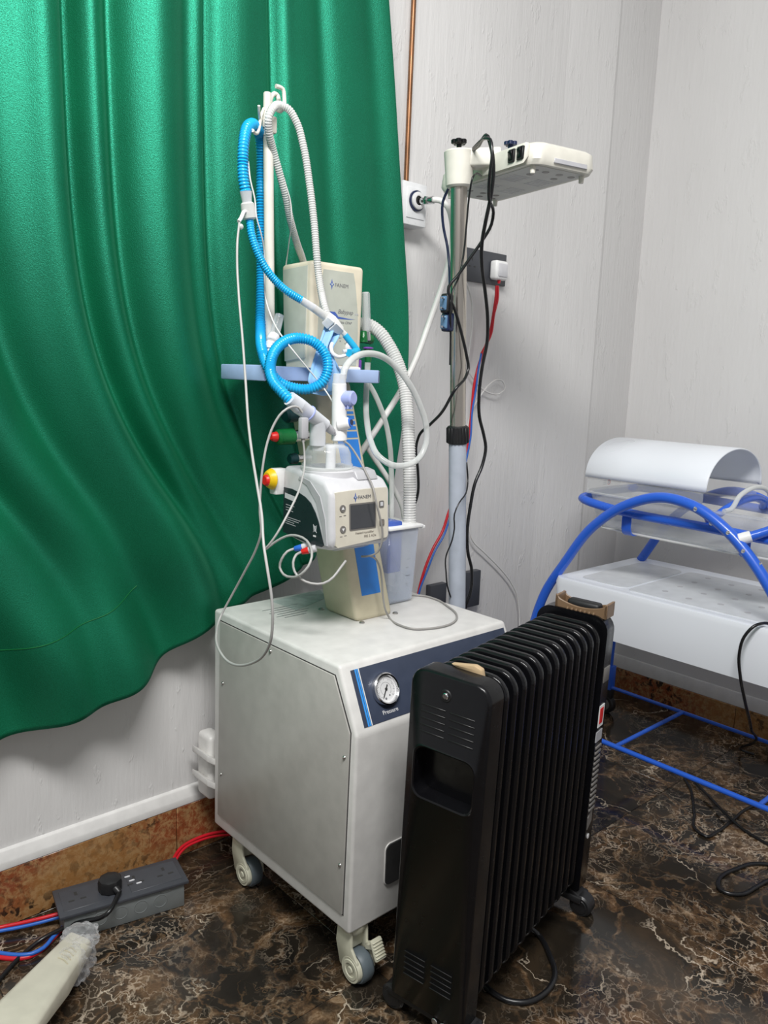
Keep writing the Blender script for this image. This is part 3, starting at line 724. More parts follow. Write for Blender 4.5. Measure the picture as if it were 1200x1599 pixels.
# ---- water chamber
cc = Matrix.Translation((1.032, 1.312, 0))
wc_ = empty('water_chamber', (1.032, 1.312, 1.0045), 'clear domed water chamber seated on top of the humidifier', 'chamber')
MB().lathe([(0.050, 1.0045), (0.053, 1.008), (0.053, 1.016), (0.050, 1.020), (0.048, 1.040), (0.042, 1.052), (0.032, 1.057), (0, 1.058)], 40, cc).build('dome', 'clear_plastic', wc_)
MB().lathe([(0.048, 1.006), (0.0565, 1.006), (0.0565, 1.0105), (0.048, 1.012)], 40, cc).build('rim', 'tube_clear', wc_)
MB().cyl((1.032, 1.302, 1.008), (1.032, 1.302, 1.056), 0.0105, n=18).build('inner_float', 'white_plastic', wc_)
lp_ = [(0.9973, 1.3000, 1.0438), (0.9938, 1.3000, 1.1089)]; 
MB().cyl((0.999, 1.305, 1.046), (0.999, 1.305, 1.066), 0.0125, n=20).build('port', 'clear_plastic', wc_)
MB().cyl((1.056, 1.305, 1.050), (1.056, 1.305, 1.072), 0.0125, n=20).build('port', 'clear_plastic', wc_)

# ---- bubble jar on the cabinet top
jar = empty('bubble_jar', (1.30, 1.40, 0.657), 'clear plastic bubble jar with blue insert standing on the cabinet top', 'jar')
jb = MB(); JX0, JX1, JY0, JY1 = 1.262, 1.350, 1.362, 1.446
t = bmesh.new(); bmesh.ops.create_cube(t, size=1)
for v in t.verts:
    tp = v.co.z > 0; g_ = 0.007 if tp else 0.0
    v.co = Vector(((JX1 + g_) if v.co.x > 0 else (JX0 - g_), (JY1 + g_) if v.co.y > 0 else (JY0 - g_), 0.846 if tp else 0.6575))
top = [f for f in t.faces if f.normal.z > 0.5 or all(v.co.z > 0.8 for v in f.verts)]
bmesh.ops.delete(t, geom=top, context='FACES')
bmesh.ops.bevel(t, geom=[e_ for e_ in t.edges if len(e_.link_faces) == 2], offset=0.009, segments=3, affect='EDGES', profile=0.5)
jb.join(t); jo = jb.build('jar_body', 'jar_clear', jar)
jm = jo.modifiers.new('wall', 'SOLIDIFY'); jm.thickness = 0.0018
MB().box((JX0 + .004, JY0 + .004, 0.661), (JX1 - .004, JY1 - .004, 0.738), 0.006).build('water', 'water_blue', jar)
li = MB(); lid = [(1.2343, 1.3600, 0.8442), (1.3561, 1.3600, 0.8365)]
li.box((JX0 - .010, JY0 - .012, 0.842), (JX1 + .014, JY1 + .010, 0.850), 0.0025); li.box((JX1 + .010, JY0 - .01, 0.838), (JX1 + .022, JY0 + .02, 0.846), 0.002)
li.build('lid', 'white_soft', jar)
MB().box((JX0 + .002, JY0 + .004, 0.735), (JX0 + .046, JY0 + .050, 0.860), 0.004).build('blue_insert', 'jar_blue', jar)
MB().cyl((1.330, 1.385, 0.70), (1.330, 1.385, 0.848), 0.0165, n=20).build('dip_tube', 'tube_clear', jar)
for q in range(6): MB().box((1.318, JY0 - .0035, .705 + q * .02), (1.326 + .006 * (q % 2), JY0 - .0028, .7056 + q * .02)).build('scale_line', 'print_grey', jar)

# ============================================================ breathing circuit
bh = [(0.9298, 1.3000, 1.1433), (0.9171, 1.3150, 1.1624), (0.9109, 1.3350, 1.1803), (0.9183, 1.3600, 1.2075), (0.9357, 1.3750, 1.2371), (0.9657, 1.3850, 1.2603), (1.0046, 1.3880, 1.2716), (1.0366, 1.3750, 1.2654), (1.0561, 1.3600, 1.2413), (1.0576, 1.3520, 1.2110), (1.0463, 1.3560, 1.1827), (1.0253, 1.3700, 1.1685), (0.9965, 1.3850, 1.1688), (0.9679, 1.4000, 1.1810), (0.9505, 1.4100, 1.2038), (0.9542, 1.4400, 1.2377), (0.9868, 1.5000, 1.2893), (1.0038, 1.5250, 1.3795), (1.0067, 1.5300, 1.4742), (1.0046, 1.5300, 1.5795), (1.0003, 1.5250, 1.6619), (0.9902, 1.5150, 1.6873), (0.9644, 1.4900, 1.6933), (0.9375, 1.4650, 1.6887), (0.9176, 1.4500, 1.6743), (0.9042, 1.4400, 1.6434), (0.9023, 1.4400, 1.6038), (0.9048, 1.4400, 1.5683), (0.9094, 1.4400, 1.5510)]
hose = corrugated('breathing_hose', bh, 0.0118, 'hose_blue', pitch=0.0060, depth=0.0024)
tag(hose, 'long blue corrugated hose coiled before the shelf and hung from the pole hook', 'hose')
cn = [(0.9094, 1.4400, 1.5522), (0.9125, 1.4400, 1.5321), (0.9149, 1.4400, 1.5129), (0.9188, 1.4400, 1.5000)]
MB().cyl(cn[0], cn[1], 0.0122, 0.0095, 18).build('cuff', 'adapter_clear', hose)
bh2 = [(0.9188, 1.4400, 1.5000), (0.9204, 1.4350, 1.4726), (0.9312, 1.4300, 1.4389), (0.9499, 1.4250, 1.4069), (0.9751, 1.4200, 1.3813), (0.9973, 1.4100, 1.3637), (1.0234, 1.4050, 1.3516)]
hose2 = corrugated('breathing_hose', bh2, 0.0088, 'hose_blue', pitch=0.0048, depth=0.0018)
tag(hose2, 'short blue corrugated hose running from the clear sensor adapter to the white wye', 'hose')
c2 = [(1.0218, 1.4050, 1.3521), (1.0535, 1.4000, 1.3369), (1.0880, 1.3950, 1.3181)]
MB().cyl(c2[0], c2[1], 0.0075, 0.0085, 16).build('cuff', 'adapter_clear', hose2); MB().cyl(c2[1], c2[2], 0.0085, 0.0090, 16).build('sleeve', 'tube_milky', hose2)
ad = MB().cyl(cn[1], cn[3], 0.0135, 0.0145, 20, 0.003).build('sensor_adapter', 'tube_milky'); tag(ad, 'milky inline adapter joining the two blue hoses beside the pole', 'adapter')
sd = [(0.8989, 1.4300, 1.5105), (0.8900, 1.4250, 1.4976), (0.8811, 1.4200, 1.4885), (0.8856, 1.4200, 1.4795)]
MB().sweep(spline([cn[2], sd[0], sd[1], sd[2]], .004), 0.0038, 8).build('side_port', 'white_soft', ad)
MB().sphere(sd[3], 0.0058).build('port_cap', 'tube_milky', ad)
# white corrugated hose over the top hook
wh = [(1.0936, 1.4000, 1.3187), (1.0902, 1.4100, 1.3443), (1.0959, 1.4300, 1.3766), (1.0956, 1.4400, 1.4108), (1.0893, 1.4400, 1.4503), (1.0844, 1.4450, 1.5162), (1.0742, 1.4500, 1.5934), (1.0592, 1.4550, 1.6708), (1.0437, 1.4600, 1.7162), (1.0257, 1.4650, 1.7380), (1.0083, 1.4700, 1.7424), (0.9892, 1.4650, 1.7320), (0.9786, 1.4650, 1.7124), (0.9857, 1.4750, 1.6877), (1.0058, 1.4900, 1.6608), (1.0295, 1.5000, 1.6211), (1.0539, 1.5100, 1.5786), (1.0826, 1.5300, 1.5320), (1.1226, 1.5600, 1.4923), (1.1710, 1.6000, 1.4586), (1.1922, 1.6120, 1.4174)]
hw = corrugated('breathing_hose', wh, 0.0086, 'tube_milky', pitch=0.0048, depth=0.0017)
tag(hw, 'thin white corrugated hose draped over the top pole hook beside the head unit', 'hose')
# wye piece, elbow, mask ring
wy = [(1.0827, 1.3950, 1.3191), (1.0966, 1.3900, 1.3079), (1.1196, 1.3850, 1.2931), (1.1284, 1.3800, 1.2841), (1.1373, 1.3750, 1.2723), (1.1483, 1.3700, 1.2564), (1.1432, 1.3700, 1.2479), (1.1306, 1.3700, 1.2446)]
y_ = MB(); d_ = (V(*wy[2]) - V(*wy[0])).normalized()
y_.cyl(V(*wy[0]), V(*wy[1]), 0.0150, 0.0165, 4, 0.002); y_.cyl(V(*wy[1]), V(*wy[2]), 0.0165, 0.0100, 4, 0.002)
wye = y_.build('wye_piece', 'white_soft'); tag(wye, 'white wedge shaped wye piece in front of the head unit dial', 'connector')
MB().cyl(wy[2], wy[3], 0.0058, n=14).build('spigot', 'tube_milky', wye)
el = MB(); el.sweep(spline([(1.1248, 1.3800, 1.2852), (1.1355, 1.3750, 1.2722), (1.1464, 1.3700, 1.2590), (1.1540, 1.3700, 1.2511)], .004), 0.0072, 12); el.sweep(spline([(1.1520, 1.3700, 1.2552), (1.1380, 1.3660, 1.2477), (1.1205, 1.3600, 1.2469)], .004), 0.0085, 12)
el.build('elbow', 'cyan_plastic', wye)
rg = MB(); rg.sweep(spline([(1.0940, 1.3850, 1.2659), (1.0869, 1.3800, 1.2561), (1.0885, 1.3750, 1.2440), (1.0988, 1.3700, 1.2378), (1.1129, 1.3700, 1.2397), (1.1305, 1.3700, 1.2473)], .004), 0.0040, 8); rg.sweep(spline([(1.1126, 1.3700, 1.2492), (1.1298, 1.3650, 1.2527)], .004), 0.004, 8); rg.build('prong_ring', 'white_soft', wye)
# blue cloth bundled at the shelf
NSX, NTX = 44, 36
outl = [(1.0909, 1.4050, 1.3078), (1.1359, 1.4050, 1.2903), (1.0806, 1.4000, 1.2868), (1.1217, 1.4000, 1.2729), (1.0640, 1.3950, 1.2523), (1.1041, 1.3950, 1.2542), (1.0474, 1.3920, 1.2113), (1.1189, 1.3920, 1.2178), (1.0399, 1.3900, 1.1802), (1.1365, 1.3900, 1.1864), (1.0520, 1.3920, 1.1695), (1.1354, 1.3920, 1.1611)]
L_ = [V(*outl[i]) for i in range(0, 12, 2)]; R_ = [V(*outl[i]) for i in range(1, 12, 2)]
Ls = spline(L_, .004); Rs = spline(R_, .004)
vs = []; fs = []
for j in range(NTX + 1):
    a = Ls[int(j / NTX * (len(Ls) - 1))]; b = Rs[int(j / NTX * (len(Rs) - 1))]
    for i in range(NSX + 1):
        u = i / NSX; p = a.lerp(b, u)
        fo_ = 0.007 * math.sin(u * 15 + j * .035) + 0.003 * math.sin(u * 31 + 2 + j * .05) - 0.006 * math.sin(PI * u)
        vs.append((p.x, p.y + fo_, p.z + 0.004 * math.sin(u * 9) * (j / NTX)))
for j in range(NTX):
    for i in range(NSX):
        a = j * (NSX + 1) + i; fs.append((a, a + 1, a + NSX + 2, a + NSX + 1))
m = MB(); m.faces(vs, fs); cl = m.build('cloth_bag', 'cloth_blue', smooth=180); md = cl.modifiers.new('t', 'SOLIDIFY'); md.thickness = 0.0016
tag(cl, 'crumpled pale blue cloth hanging in front of the head unit and shelf', 'cloth')
lo = [(1.0255, 1.4020, 1.1687), (1.0756, 1.4000, 1.1614), (1.1472, 1.3980, 1.1738), (1.1477, 1.3980, 1.1597), (1.0846, 1.4000, 1.1532), (1.0290, 1.4020, 1.1620)]
lc = MB(); lc.faces([V(*p) for p in lo] + [V(*p) + V(0, .006, 0) for p in lo], [(0, 1, 2, 3, 4, 5), (11, 10, 9, 8, 7, 6)] + [(i, 6 + i, 6 + (i + 1) % 6, (i + 1) % 6) for i in range(6)])
bmesh.ops.recalc_face_normals(lc.bm, faces=list(lc.bm.faces)); lc.build('cloth_fold', 'cloth_blue', cl)
rc = [(1.0720, 1.3800, 1.1744)][0]
MB().lathe([(0.004, -.002), (0.0085, -.002), (0.0085, .002), (0.004, .002), (0.004, -.002)], 16, basis(rc, (1, 0, 0), (0, 0, 1))).build('cord_ring', 'white_soft', cl)

# elbow fitting on the left port with temperature probe
tee = empty('tee_connector', (0.999, 1.305, 1.066), 'clear angled tee connector between the coiled blue hose and the chamber', 'connector')
tp = [(0.9235, 1.3000, 1.1507), (0.9470, 1.3000, 1.1358), (0.9921, 1.3020, 1.1101), (1.0162, 1.3030, 1.0968), (1.0298, 1.3030, 1.0874), (1.0516, 1.3000, 1.0713)]
MB().cyl(tp[0], tp[1], 0.0145, 0.0165, 22).build('hose_cuff', 'adapter_clear', tee)
MB().cyl(tp[1], tp[3], 0.0165, 0.0130, 22).build('barrel', 'adapter_clear', tee)
dv = (V(*tp[3]) - V(*tp[0])).normalized(); mid = V(*tp[1]).lerp(V(*tp[3]), 0.38)
MB().cyl(mid - dv * .0012, mid + dv * .0012, 0.0172, n=24).build('blue_band', 'knob_lilac', tee)
MB().cyl((0.999, 1.305, 1.056), (0.999, 1.305, 1.108), 0.0165, 0.0165, 22).build('stub', 'adapter_clear', tee)
# probe plugged into the tee end
sn3 = [(1.0482, 1.3000, 1.0727), (1.0657, 1.2850, 1.0575), (1.0766, 1.2700, 1.0345), (1.0811, 1.2450, 1.0022), (1.0781, 1.2180, 0.9737), (1.0776, 1.2060, 0.9449), (1.0849, 1.2030, 0.9181), (1.0933, 1.2030, 0.8905), (1.0973, 1.2060, 0.8626), (1.0940, 1.2150, 0.8381), (1.0906, 1.2350, 0.8265), (1.0892, 1.2600, 0.8205)]
pr = tube('probe_cable', sn3, 0.0022, 'cable_grey_dark', n=8); tag(pr, 'grey probe cable falling from the tee across the humidifier face', 'cable')
MB().cyl(tp[3], V(*tp[4]).lerp(V(*tp[5]), .3), 0.0098, 0.0075, 16, .001).build('probe_plug', 'grey_plastic', pr); MB().cyl(V(*tp[4]).lerp(V(*tp[5]), .3), tp[5], 0.0055, 0.0030, 12).build('strain_relief', 'grey_plastic', pr)
# second sensor, lower, hanging from the stub
s2 = [(0.9440, 1.2800, 1.0691), (0.9477, 1.2800, 1.0474), (0.9453, 1.2750, 1.0264), (0.9126, 1.2400, 0.9943), (0.8707, 1.2000, 0.9705), (0.8439, 1.1900, 0.9405), (0.8232, 1.1900, 0.9104), (0.8122, 1.2000, 0.8883), (0.8092, 1.2100, 0.8784)]
sc2 = tube('sensor_cable', s2, 0.0021, 'cable_grey', n=8); tag(sc2, 'pale grey sensor cable slanting across the dark humidifier flank', 'cable')
sb = [(0.9479, 1.2850, 1.0964)][0]; MB().box(V(*sb) + V(-.0085, -.007, -.024), V(*sb) + V(.0085, .007, .018), .003).build('sensor_plug', 'grey_plastic', sc2)
MB().cyl(V(*sb) + V(0, 0, -.030), V(*sb) + V(0, 0, -.022), .004, n=10).build('strain_relief', 'cable_grey_dark', sc2)
# long drooping sensor lead from the adapter, looping over the cabinet
s1_ = [(0.8826, 1.4200, 1.4863), (0.8723, 1.4100, 1.4514), (0.8656, 1.4000, 1.4077), (0.8572, 1.3800, 1.3455), (0.8414, 1.3400, 1.2593), (0.8175, 1.2900, 1.1761), (0.7918, 1.2400, 1.1087), (0.7683, 1.1900, 1.0565), (0.7402, 1.1300, 1.0094), (0.7232, 1.0900, 0.9679), (0.7075, 1.0600, 0.9269), (0.7020, 1.0400, 0.8895), (0.7032, 1.0300, 0.8495), (0.7062, 1.0300, 0.8119), (0.7099, 1.0400, 0.7709), (0.7167, 1.0700, 0.7357), (0.7241, 1.1200, 0.7046), (0.7298, 1.1700, 0.6848), (0.7425, 1.2300, 0.6738), (0.7604, 1.2900, 0.6765), (0.7972, 1.3600, 0.6785), (0.8430, 1.4200, 0.6926), (0.8568, 1.4000, 0.7394), (0.8621, 1.3600, 0.7976), (0.8645, 1.3200, 0.8553), (0.8614, 1.3000, 0.8914), (0.8580, 1.3000, 0.9299), (0.8589, 1.3000, 0.9740), (0.8642, 1.3000, 1.0237), (0.8739, 1.3000, 1.0668), (0.8848, 1.2950, 1.1003), (0.8983, 1.2850, 1.1254), (0.9157, 1.2800, 1.1355), (0.9309, 1.2800, 1.1343), (0.9404, 1.2800, 1.1244)]
sl = tube('sensor_lead', s1_, 0.0024, 'cable_grey', n=8); tag(sl, 'long pale grey lead dropping from the hose adapter and looping below the cabinet edge', 'cable')
# two plugged leads on the humidifier flank
for nm, mt, pxp, lead, lab in (
    ('blue', 'blue_plug', [(0.9660, 1.2800, 0.8561), (0.9550, 1.2911, 0.8500), (0.9450, 1.3037, 0.8462)], [(0.9440, 1.3046, 0.8461), (0.9300, 1.3071, 0.8420), (0.9200, 1.3127, 0.8261), (0.9200, 1.3191, 0.8075), (0.9200, 1.3052, 0.7956), (0.9200, 1.2784, 0.7959), (0.9200, 1.2463, 0.8080), (0.9300, 1.2350, 0.8258), (0.9400, 1.2384, 0.8420), (0.9500, 1.2543, 0.8560), (0.9550, 1.2764, 0.8673), (0.9550, 1.3050, 0.8715), (0.9500, 1.3384, 0.8663), (0.9400, 1.3607, 0.8526), (0.9300, 1.3835, 0.8331)], 'pale grey lead with blue collared plug looping beside the humidifier'),
    ('red', 'red_plastic', [(0.9660, 1.2584, 0.8534), (0.9550, 1.2693, 0.8487), (0.9450, 1.2795, 0.8441)], [(0.9440, 1.2781, 0.8444), (0.9300, 1.2762, 0.8412), (0.9200, 1.2728, 0.8274), (0.9200, 1.2679, 0.8100), (0.9250, 1.2528, 0.7967), (0.9400, 1.2386, 0.7884), (0.9600, 1.2250, 0.7884), (0.9850, 1.2241, 0.7982), (1.0000, 1.2228, 0.8136), (1.0200, 1.2294, 0.8257)], 'pale grey lead with red collared plug passing before the column')):
    L = pxp; ld = tube('sensor_lead', lead, 0.0026, 'cable_grey', n=8); tag(ld, lab, 'cable')
    MB().cyl(L[0], L[1], 0.0075, n=16, bev=.001).build('plug', 'grey_light', ld); MB().cyl(L[1], L[2], 0.0075, 0.0055, 16, .001).build('collar', mt, ld)
# lead lying on the cabinet top
ct = [(1.1039, 1.2500, 0.8220), (1.1386, 1.2700, 0.8066), (1.1665, 1.2850, 0.7783), (1.1738, 1.2850, 0.7449), (1.1743, 1.2820, 0.7189), (1.1779, 1.2780, 0.6896)] + [(1.2007, 1.2864, 0.6595), (1.1816, 1.2359, 0.6595), (1.1861, 1.1936, 0.6595), (1.2238, 1.1721, 0.6595), (1.2697, 1.1673, 0.6595), (1.3170, 1.1860, 0.6595), (1.3531, 1.2216, 0.6595), (1.3770, 1.2691, 0.6595), (1.3985, 1.3287, 0.6595), (1.3943, 1.3742, 0.6595), (1.3770, 1.3934, 0.6595)]
tag(tube('sensor_lead', ct, 0.0023, 'cable_grey_dark', n=8), 'grey lead running down the column and curling on the cabinet top', 'cable')
# thin white pressure line across the coil
pl = [(0.9318, 1.4300, 1.5168), (0.9224, 1.4300, 1.5518), (0.9146, 1.4300, 1.5806), (0.9146, 1.4350, 1.6054)]
wl = [(0.9116, 1.4350, 1.6084), (0.9132, 1.4300, 1.5743), (0.9240, 1.4300, 1.5400), (0.9289, 1.4300, 1.5041), (0.9432, 1.4350, 1.4758), (0.9614, 1.4500, 1.4418), (0.9686, 1.4600, 1.3985), (0.9724, 1.4600, 1.3534), (0.9739, 1.4400, 1.3136), (0.9678, 1.4000, 1.2799), (0.9791, 1.3720, 1.2481), (1.0105, 1.3650, 1.2144), (1.0409, 1.3600, 1.1838), (1.0534, 1.3400, 1.1554), (1.0518, 1.3200, 1.1377)]
tag(tube('pressure_line', wl, 0.0016, 'cable_white', n=6), 'thin white pressure line crossing in front of the blue coil', 'tubing')
w2 = [(1.1117, 1.6000, 1.3868), (1.1198, 1.6000, 1.4382), (1.0905, 1.5450, 1.4936), (1.0682, 1.5050, 1.5338), (1.0587, 1.5000, 1.5715), (1.0482, 1.5000, 1.5959), (1.0429, 1.5000, 1.6106)]
tag(tube('pressure_line', w2, 0.0015, 'cable_white', n=6), 'thin white line hanging behind the head unit beside the white hose', 'tubing')
# clear syringe-like filter on the pole
sy = [(1.0087, 1.4600, 1.3208), (0.9928, 1.4550, 1.2769), (0.9815, 1.4500, 1.2642), (0.9785, 1.4500, 1.2481), (0.9546, 1.4400, 1.2127)]
fs_ = MB().cyl(sy[1], sy[0], 0.0105, 0.0095, 18).build('line_filter', 'clear_plastic'); tag(fs_, 'clear line filter with white collar leaning against the pole', 'filter')
MB().cyl(sy[2], sy[1], 0.0120, 0.0130, 18, .002).build('collar', 'white_soft', fs_); MB().cyl(sy[3], sy[2], 0.0100, 0.0110, 18, .002).build('collar', 'white_soft', fs_); MB().cyl(sy[4], sy[3], 0.0048, 0.0060, 14).build('nozzle', 'white_soft', fs_)

# relief valve on the right port
rv = empty('relief_valve', (1.056, 1.305, 1.072), 'white pressure relief valve with lilac cap standing on the chamber', 'valve')
MB().cyl((1.056, 1.305, 1.064), (1.052, 1.305, 1.183), 0.0165, 0.0150, 24, .002).build('valve_body', 'white_soft', rv)
MB().cyl((1.052, 1.305, 1.178), (1.052, 1.305, 1.202), 0.0145, 0.0130, 24, .001).build('outlet', 'adapter_clear', rv)
vk = [(1.0591, 1.3000, 1.1519), (1.0675, 1.2750, 1.1531)]; vd = (V(*vk[1]) - V(*vk[0])).normalized()
MB().cyl(vk[0], vk[1], 0.0155, n=26, bev=.003).build('lilac_cap', 'knob_lilac', rv)
gl = MB()
for q in range(5):
    a = q * 1.256; c_ = V(*vk[0]).lerp(V(*vk[1]), .55) + V(0, 0, -.018) + V(.006 * math.cos(a), .006 * math.sin(a), 0); gl.box(c_ - V(.002, .002, .004), c_ + V(.002, .002, .006), .001)
gl.build('cap_prongs', 'knob_lilac', rv)
vp = [(1.0474, 1.3000, 1.0966), (1.0616, 1.2800, 1.1030), (1.0634, 1.2760, 1.1039)]; pb = MB().cyl(vp[0], vp[1], 0.0130, 0.0120, 24, .002).build('side_port', 'white_soft', rv)
MB().cyl(V(*vp[1]), V(*vp[2]), 0.0088, 0.0092, 20).build('port_rim', 'blue_plug', pb)
MB().cyl(V(*vp[2]) - vd * .002, V(*vp[2]) + vd * .0012, 0.0058, n=16).build('port_bore', 'cable_navy', pb)

# thick clear corrugated hose to the bubble jar
th = [(1.2801, 1.5300, 1.3223), (1.3105, 1.5200, 1.3226), (1.3291, 1.5000, 1.3067), (1.3464, 1.4800, 1.2738), (1.3577, 1.4600, 1.2344), (1.3630, 1.4400, 1.1856), (1.3584, 1.4200, 1.1214), (1.3490, 1.4000, 1.0455), (1.3470, 1.3900, 0.9686), (1.3476, 1.3850, 0.8746), (1.3502, 1.3850, 0.8297)]
hk = corrugated('exhaust_hose', th, 0.0165, 'tube_milky', pitch=0.0062, depth=0.0022, n=16)
tag(hk, 'thick translucent corrugated hose curving from the head unit down into the jar', 'hose')
# smooth clear tubing loop
cl1 = [(1.0601, 1.3030, 1.1911), (1.0645, 1.3050, 1.2094), (1.0817, 1.3100, 1.2269), (1.1140, 1.3200, 1.2414), (1.1548, 1.3300, 1.2472), (1.1966, 1.3350, 1.2422), (1.2401, 1.3350, 1.2201), (1.2819, 1.3350, 1.1841), (1.3175, 1.3350, 1.1379), (1.3415, 1.3350, 1.0902), (1.3442, 1.3350, 1.0480), (1.3229, 1.3350, 1.0140), (1.2843, 1.3350, 0.9992), (1.2450, 1.3450, 1.0000), (1.2270, 1.3700, 1.0174), (1.2350, 1.4100, 1.0507), (1.2556, 1.4500, 1.0971), (1.2859, 1.4900, 1.1486), (1.2956, 1.5000, 1.1947), (1.2961, 1.5000, 1.2315)]
tag(tube('oxygen_tubing', cl1, 0.0072, 'tube_clear', n=12), 'clear smooth tubing looping in a wide circle right of the valve', 'tubing')
cl2 = [(1.3229, 1.5400, 1.1912), (1.3341, 1.5300, 1.1727), (1.3550, 1.5200, 1.1320), (1.3725, 1.5100, 1.0810), (1.3792, 1.5000, 1.0281), (1.3788, 1.4900, 0.9637), (1.3741, 1.4800, 0.8994), (1.3601, 1.4600, 0.8128), (1.3598, 1.4550, 0.7306)]
tag(tube('oxygen_tubing', cl2, 0.0066, 'tube_clear', n=12), 'clear smooth tubing dropping straight down behind the bubble jar', 'tubing')

# ============================================================ gas outlet, pipe, white gas hose
go = empty('gas_outlet_box', (1.568, 1.689, 1.655), 'white wall gas outlet box with round metal socket below the copper pipe', 'gas outlet')
MB().box((1.520, 1.638, 1.604), (1.609, 1.6895, 1.714), 0.003).build('box', 'white_plastic', go)
MB().box((1.534, 1.6355, 1.622), (1.600, 1.640, 1.700), 0.001).build('cover', 'white_plastic', go)
gx = [(1.5673, 1.6340, 1.6669)][0]; gm = basis(gx, (1, 0, 0), (0, 0, 1))
MB().lathe([(0.0, 0.004), (0.0255, 0.004), (0.027, 0.003), (0.027, -0.004)], 32, gm).build('outlet_ring', 'cable_navy', go)
MB().lathe([(0.012, 0.010), (0.014, 0.0115), (0.021, 0.0105), (0.0225, 0.009), (0.0225, 0.003)], 32, gm).build('collar', 'dial_white', go)
MB().lathe([(0, 0.006), (0.012, 0.006), (0.0125, 0.010)], 24, gm).build('bore', 'gap_dark', go)
tag(tube('copper_pipe', [(1.569, 1.680, 1.712), (1.570, 1.680, 2.0), (1.573, 1.680, 2.4), (1.574, 1.680, 2.9)], 0.0068, 'copper_old', n=12, step=.05), 'bare copper pipe running up the white wall beside the curtain', 'pipe')
gh = [(1.5788, 1.5850, 1.6657), (1.5927, 1.5700, 1.6644), (1.6050, 1.5550, 1.6500), (1.6180, 1.5500, 1.6190), (1.6256, 1.5500, 1.5660), (1.6116, 1.5450, 1.5143), (1.5841, 1.5400, 1.4449), (1.5392, 1.5350, 1.3501), (1.4885, 1.5300, 1.2484), (1.4311, 1.5250, 1.1616), (1.3700, 1.5200, 1.0917), (1.3229, 1.5200, 1.0361), (1.3012, 1.5300, 1.0004)]
gho = tube('gas_hose', gh, 0.0078, 'cable_white', n=12); tag(gho, 'white gas hose dropping diagonally from the wall outlet behind the column', 'hose')
nz = [(1.5710, 1.6280, 1.6667), (1.5749, 1.6100, 1.6667), (1.5775, 1.5980, 1.6655), (1.5806, 1.5820, 1.6656)]
MB().cyl(nz[0], nz[1], 0.0085, 0.0085, 8, .001).build('fitting', 'chrome', gho); MB().cyl(nz[1], nz[2], 0.0115, 0.0105, 6, .001).build('nut', 'chrome', gho); MB().cyl(nz[2], nz[3], 0.0095, 0.0105, 14, .001).build('ferrule', 'chrome', gho)
gh2 = [(1.3211, 1.5300, 1.0320), (1.3463, 1.5200, 0.9931), (1.3766, 1.5100, 0.9517), (1.4105, 1.5000, 0.8991), (1.4210, 1.4900, 0.8694), (1.4258, 1.4800, 0.8197)]
tag(tube('gas_hose', gh2, 0.0068, 'cable_white', n=12), 'white hose slanting down behind the humidifier toward the jar', 'hose')

# ============================================================ wall sockets
def wall_socket(name, x0, x1, z0, z1, d, label, outlets):
    r = empty(name, ((x0 + x1) / 2, WY - 0.001, (z0 + z1) / 2), label, 'socket')
    pb = MB().box((x0, WY - d, z0), (x1, WY - 0.0008, z1), 0.002).build('faceplate', 'socket_grey', r)
    for cx in outlets:
        zc = (z0 + z1) / 2
        for dx, dz, w_, h_ in ((0, .017, .004, .008), (-.011, -.004, .008, .004), (.011, -.004, .008, .004)):
            MB().box((cx + dx - w_ / 2, WY - d - .0006, zc + dz - h_ / 2), (cx + dx + w_ / 2, WY - d + .001, zc + dz + h_ / 2)).build('pin_hole', 'gap_dark', pb)
    return r
wall_socket('wall_socket', 1.800, 2.008, 1.490, 1.585, 0.012, 'dark grey double wall socket holding a white plug behind the lamp pole', (1.850, 1.955))
wall_socket('wall_socket', 1.728, 1.800, 0.480, 0.568, 0.022, 'dark grey low wall socket just left of the lamp pole', ())
wall_socket('wall_socket', 1.862, 1.958, 0.470, 0.588, 0.024, 'dark grey low wall socket just right of the lamp pole', ())
wp = empty('power_plug', (1.960, 1.678, 1.535), 'white three pin plug in the upper wall socket', 'plug')
MB().box((1.928, 1.648, 1.503), (1.985, 1.6775, 1.560), 0.008, 3).build('plug_body', 'white_soft', wp)
MB().box((1.936, 1.644, 1.512), (1.977, 1.650, 1.551), 0.003).build('plug_cap', 'grey_light', wp)
MB().cyl((1.956, 1.660, 1.505), (1.956, 1.660, 1.493), .006, .004, 10).build('cord_grip', 'cable_red', wp)
rw = [(1.9403, 1.6550, 1.4850), (1.9400, 1.6550, 1.4546), (1.9329, 1.6550, 1.4006), (1.9227, 1.6550, 1.3463), (1.9005, 1.6550, 1.2932), (1.8781, 1.6550, 1.2441), (1.8624, 1.6550, 1.1859), (1.8570, 1.6550, 1.1082), (1.8516, 1.6550, 1.0300), (1.8424, 1.6550, 0.9612), (1.8143, 1.6550, 0.8734), (1.7770, 1.6550, 0.7967), (1.7553, 1.6550, 0.7430), (1.7143, 1.6550, 0.6879), (1.6874, 1.6550, 0.6377), (1.6643, 1.6550, 0.5714), (1.6543, 1.6550, 0.5131)]
tag(tube('flex_wire', rw, 0.0042, 'cable_red', n=8), 'red twisted flex hanging from the white plug behind the lamp pole', 'cable')
